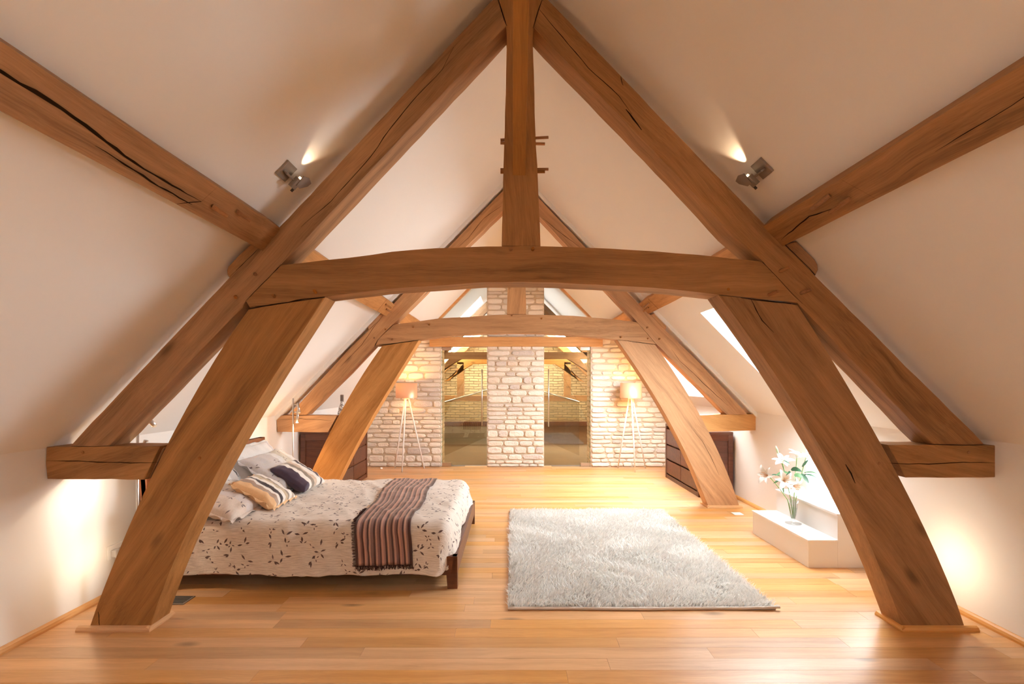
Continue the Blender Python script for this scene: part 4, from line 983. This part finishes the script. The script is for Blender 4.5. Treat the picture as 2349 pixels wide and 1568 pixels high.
def blade(bm, base, d, up, L, w, curl, n=8, cup=.0, droop=0.0):
    d = Vector(d).normalized(); s = d.cross(Vector(up)).normalized(); nr = s.cross(d).normalized(); rows = []
    p = Vector(base); ang = 0
    for i in range(n+1):
        t = i/n; ww = w*math.sin(PI*min(1, t*.92+.08))**.8*.5
        dd = d*math.cos(ang)-nr*math.sin(ang); nn = nr*math.cos(ang)+d*math.sin(ang)
        rows.append((bm.verts.new(p-s*ww+nn*cup*ww), bm.verts.new(p), bm.verts.new(p+s*ww+nn*cup*ww)))
        dd = dd+Vector((0, 0, -droop*t)); dd.normalize(); p = p+dd*(L/n); ang += curl/n
    for a, b in zip(rows[:-1], rows[1:]):
        bm.faces.new((a[0], a[1], b[1], b[0])); bm.faces.new((a[1], a[2], b[2], b[1]))
rl_ = random.Random(11)
# stems: tip pixel targets at depth ~4.1
heads = [((1762,1090), 4.05, (-1, -.3, .2), 'lily bloom at the left, facing outwards', 1), ((1795,1062), 4.12, (-.2, -.5, .9), 'uppermost wide open lily bloom', 1), ((1828,1050), 4.14, (.2, -.3, 1), None, 1),
         ((1797,1102), 3.98, (-.1, -1, .3), None, 1), ((1848,1052), 4.10, (.5, -.2, 1), None, 0), ((1818,1112), 4.02, (.3, -1, -.2), None, 1), ((1785,1040), 4.16, (-.3, 0, 1), None, 0)]
groups = [[0, 3], [1, 6], [2, 5], [4]]
llab = ['lily stem leaning left in the vase, two white blooms', 'tallest lily stem in the vase, bloom and bud at top', 'lily stem in the middle of the vase, over dark leaves', 'lily stem leaning right in the vase, narrow green bud']
for gi, g in enumerate(groups):
    root = Vector((vx+(-.008, -.002, .004, .010)[gi], vy+(.004, -.006, .007, -.003)[gi], vz+.045))
    T = thing('lily', root, llab[gi], 'flower', 'lilies in the glass vase')
    top = P(*heads[g[0]][0], heads[g[0]][1])
    rim = root.lerp(top, .25); rim = Vector((vx+(top.x-vx)*.22, vy+(top.y-vy)*.22, vz+.20)); mid = rim.lerp(top, .55)+Vector((0, 0, .02))
    pts = []
    for q in range(13):
        t = q/12; a = root.lerp(rim, min(1, t*3)) if t < .333 else None
        if a is None:
            t2 = (t-.333)/.667; a = rim*(1-t2)**2+mid*2*t2*(1-t2)+top*t2*t2
        pts.append(a)
    tube('stem', pts, [.0036]*13, M_stem, T, 7)
    for hi in g:
        tp = P(*heads[hi][0], heads[hi][1]); dv_ = Vector(heads[hi][2]).normalized()
        if hi != g[0]: tube('stem', [pts[9], (pts[9]+tp)/2+Vector((0, 0, .01)), tp], .0025, M_stem, T, 6)
        side = dv_.cross(Vector((0.1, .2, 1))).normalized(); up2 = side.cross(dv_).normalized()
        if heads[hi][4]:
            fo = None
            for k in range(6):
                a = 2*PI*k/6+rl_.random()*.2; out = side*math.cos(a)+up2*math.sin(a); bm = bmesh.new()
                d0 = (dv_*1.0+out*.55).normalized(); blade(bm, tp+out*.004, d0, dv_ if abs(d0.dot(dv_)) < .99 else out, .098+.01*(k % 2), .044 if k % 2 else .032, 1.5, 8, .25)
                mesh_obj('petal', bm, M_petal, T, smooth=True)
            bm = bmesh.new()
            for k in range(6):
                a = 2*PI*k/6; out = side*math.cos(a)+up2*math.sin(a); e = tp+dv_*.055+out*.02; bm_tube(bm, [tp, e], .0009, 4); bm_tube(bm, [e-side*.004, e+side*.004], .0022, 5)
            mesh_obj('stamens', bm, M_anth, T)
        else:
            bm = bmesh.new(); bm_tube(bm, [tp, tp+dv_*.02, tp+dv_*.045, tp+dv_*.07], [.004, .010, .009, .002], 8); mesh_obj('bud', bm, plain('lily_bud', (.55, .66, .38), .5), T, smooth=True)
    nl = 0
leaf_px = [((1808,1084), (-.2, -.1, .9), (-1, 0, .25), .10, .022, 1.2, 2), ((1812,1080), (0, 0, 1), (-.6, -.3, -.9), .07, .028, .3, 0), ((1815,1078), (0, 0, 1), (.8, -.3, .5), .085, .036, 1.6, 2), ((1822,1090), (0, 0, 1), (.9, 0, .15), .08, .034, 1.0, 2),
           ((1838,1086), (0, 0, 1), (.7, -.4, -.9), .085, .034, .2, 3), ((1845,1088), (0, 0, 1), (1, -.1, .1), .13, .014, 1.3, 3), ((1845,1084), (0, 0, 1), (1, -.2, .35), .12, .013, 1.2, 3), ((1800,1098), (0, 0, 1), (-1, -.2, .0), .10, .012, .8, 0),
           ((1790,1092), (0, 0, 1), (-1, 0, .5), .09, .010, 1.0, 0), ((1794,1110), (0, 0, 1), (.1, -.3, -1), .07, .014, .1, 0), ((1815,1100), (0, 0, 1), (-.7, -.6, .5), .06, .03, 1.0, 1), ((1840,1070), (0, 0, 1), (.5, -.2, .9), .07, .018, .6, 3), ((1826,1098), (0, 0, 1), (-.3, -.8, .2), .06, .03, 1.0, 1), ((1812,1066), (0, 0, 1), (-.7, -.2, .8), .07, .012, .7, 1)]
lil = [o for o in COL.objects if o.name.startswith('lily') and o.type == 'EMPTY']
for i, (pp, up, d, L, wdt, cu, gi) in enumerate(leaf_px):
    bm = bmesh.new(); blade(bm, P(*pp, 3.99+.02*(i % 3)), d, (.1, -1, .45), L*1.12, wdt*1.15, .25, 8, .15, cu*.9); mesh_obj('leaf', bm, M_leaf if i % 3 else M_leaf2, lil[gi], smooth=True)

# ------------------------------------------------------------------ small items
T = thing('wall_socket', (XL, 3.225, .285), 'white double wall socket low on the left wall behind the front post', 'socket')
box('face_plate', XL, XL+.010, 3.155, 3.300, .24, .33, M_white, T, .003)
M_plug = plain('clear_grey_plug', (.55, .52, .50), .3)
for yy in (3.195, 3.262):
    pl = box('plug', XL+.010, XL+.045, yy-.022, yy+.022, .255, .30, M_plug, T, .006)
    tube('cable', [(XL+.03, yy, .256), (XL+.035, yy-.004, .20), (XL+.02, yy, .10), (XL+.03, yy+.05, .012)], .003, M_white, pl, 6)
T = thing('floor_vent', (-2.17, 3.12, 0), 'flat grey metal floor vent at the foot of the left leaning post', 'vent')
box('vent_frame', -2.29, -2.075, 3.05, 3.17, .0005, .006, M_steel2, T, .001)
for k in range(6): box('slat', -2.28, -2.085, 3.062+k*.018, 3.070+k*.018, .006, .009, plain('vent_slat', (.16, .15, .14), .4, .7), T)
o = box('floor_socket', 2.36, 2.46, 5.12, 5.22, .0005, .006, M_white, None, .002); tag(o, 'flat white floor socket cover between the second truss and the steps', 'socket')
T = thing('door_stop', (-2.13, 7.88, 0), 'tiny clear door stop on the floor by the left stone wall', 'door stop')
bm = bmesh.new(); bm_lathe(bm, [(0, 0), (.022, 0), (.024, .012), (.014, .028), (0, .032)], 14); mesh_obj('knob', bm, M_white, T, Matrix.Translation((-2.13, 7.88, 0)), smooth=True)
print('planks', n_planks, 'objects', len(bpy.data.objects))
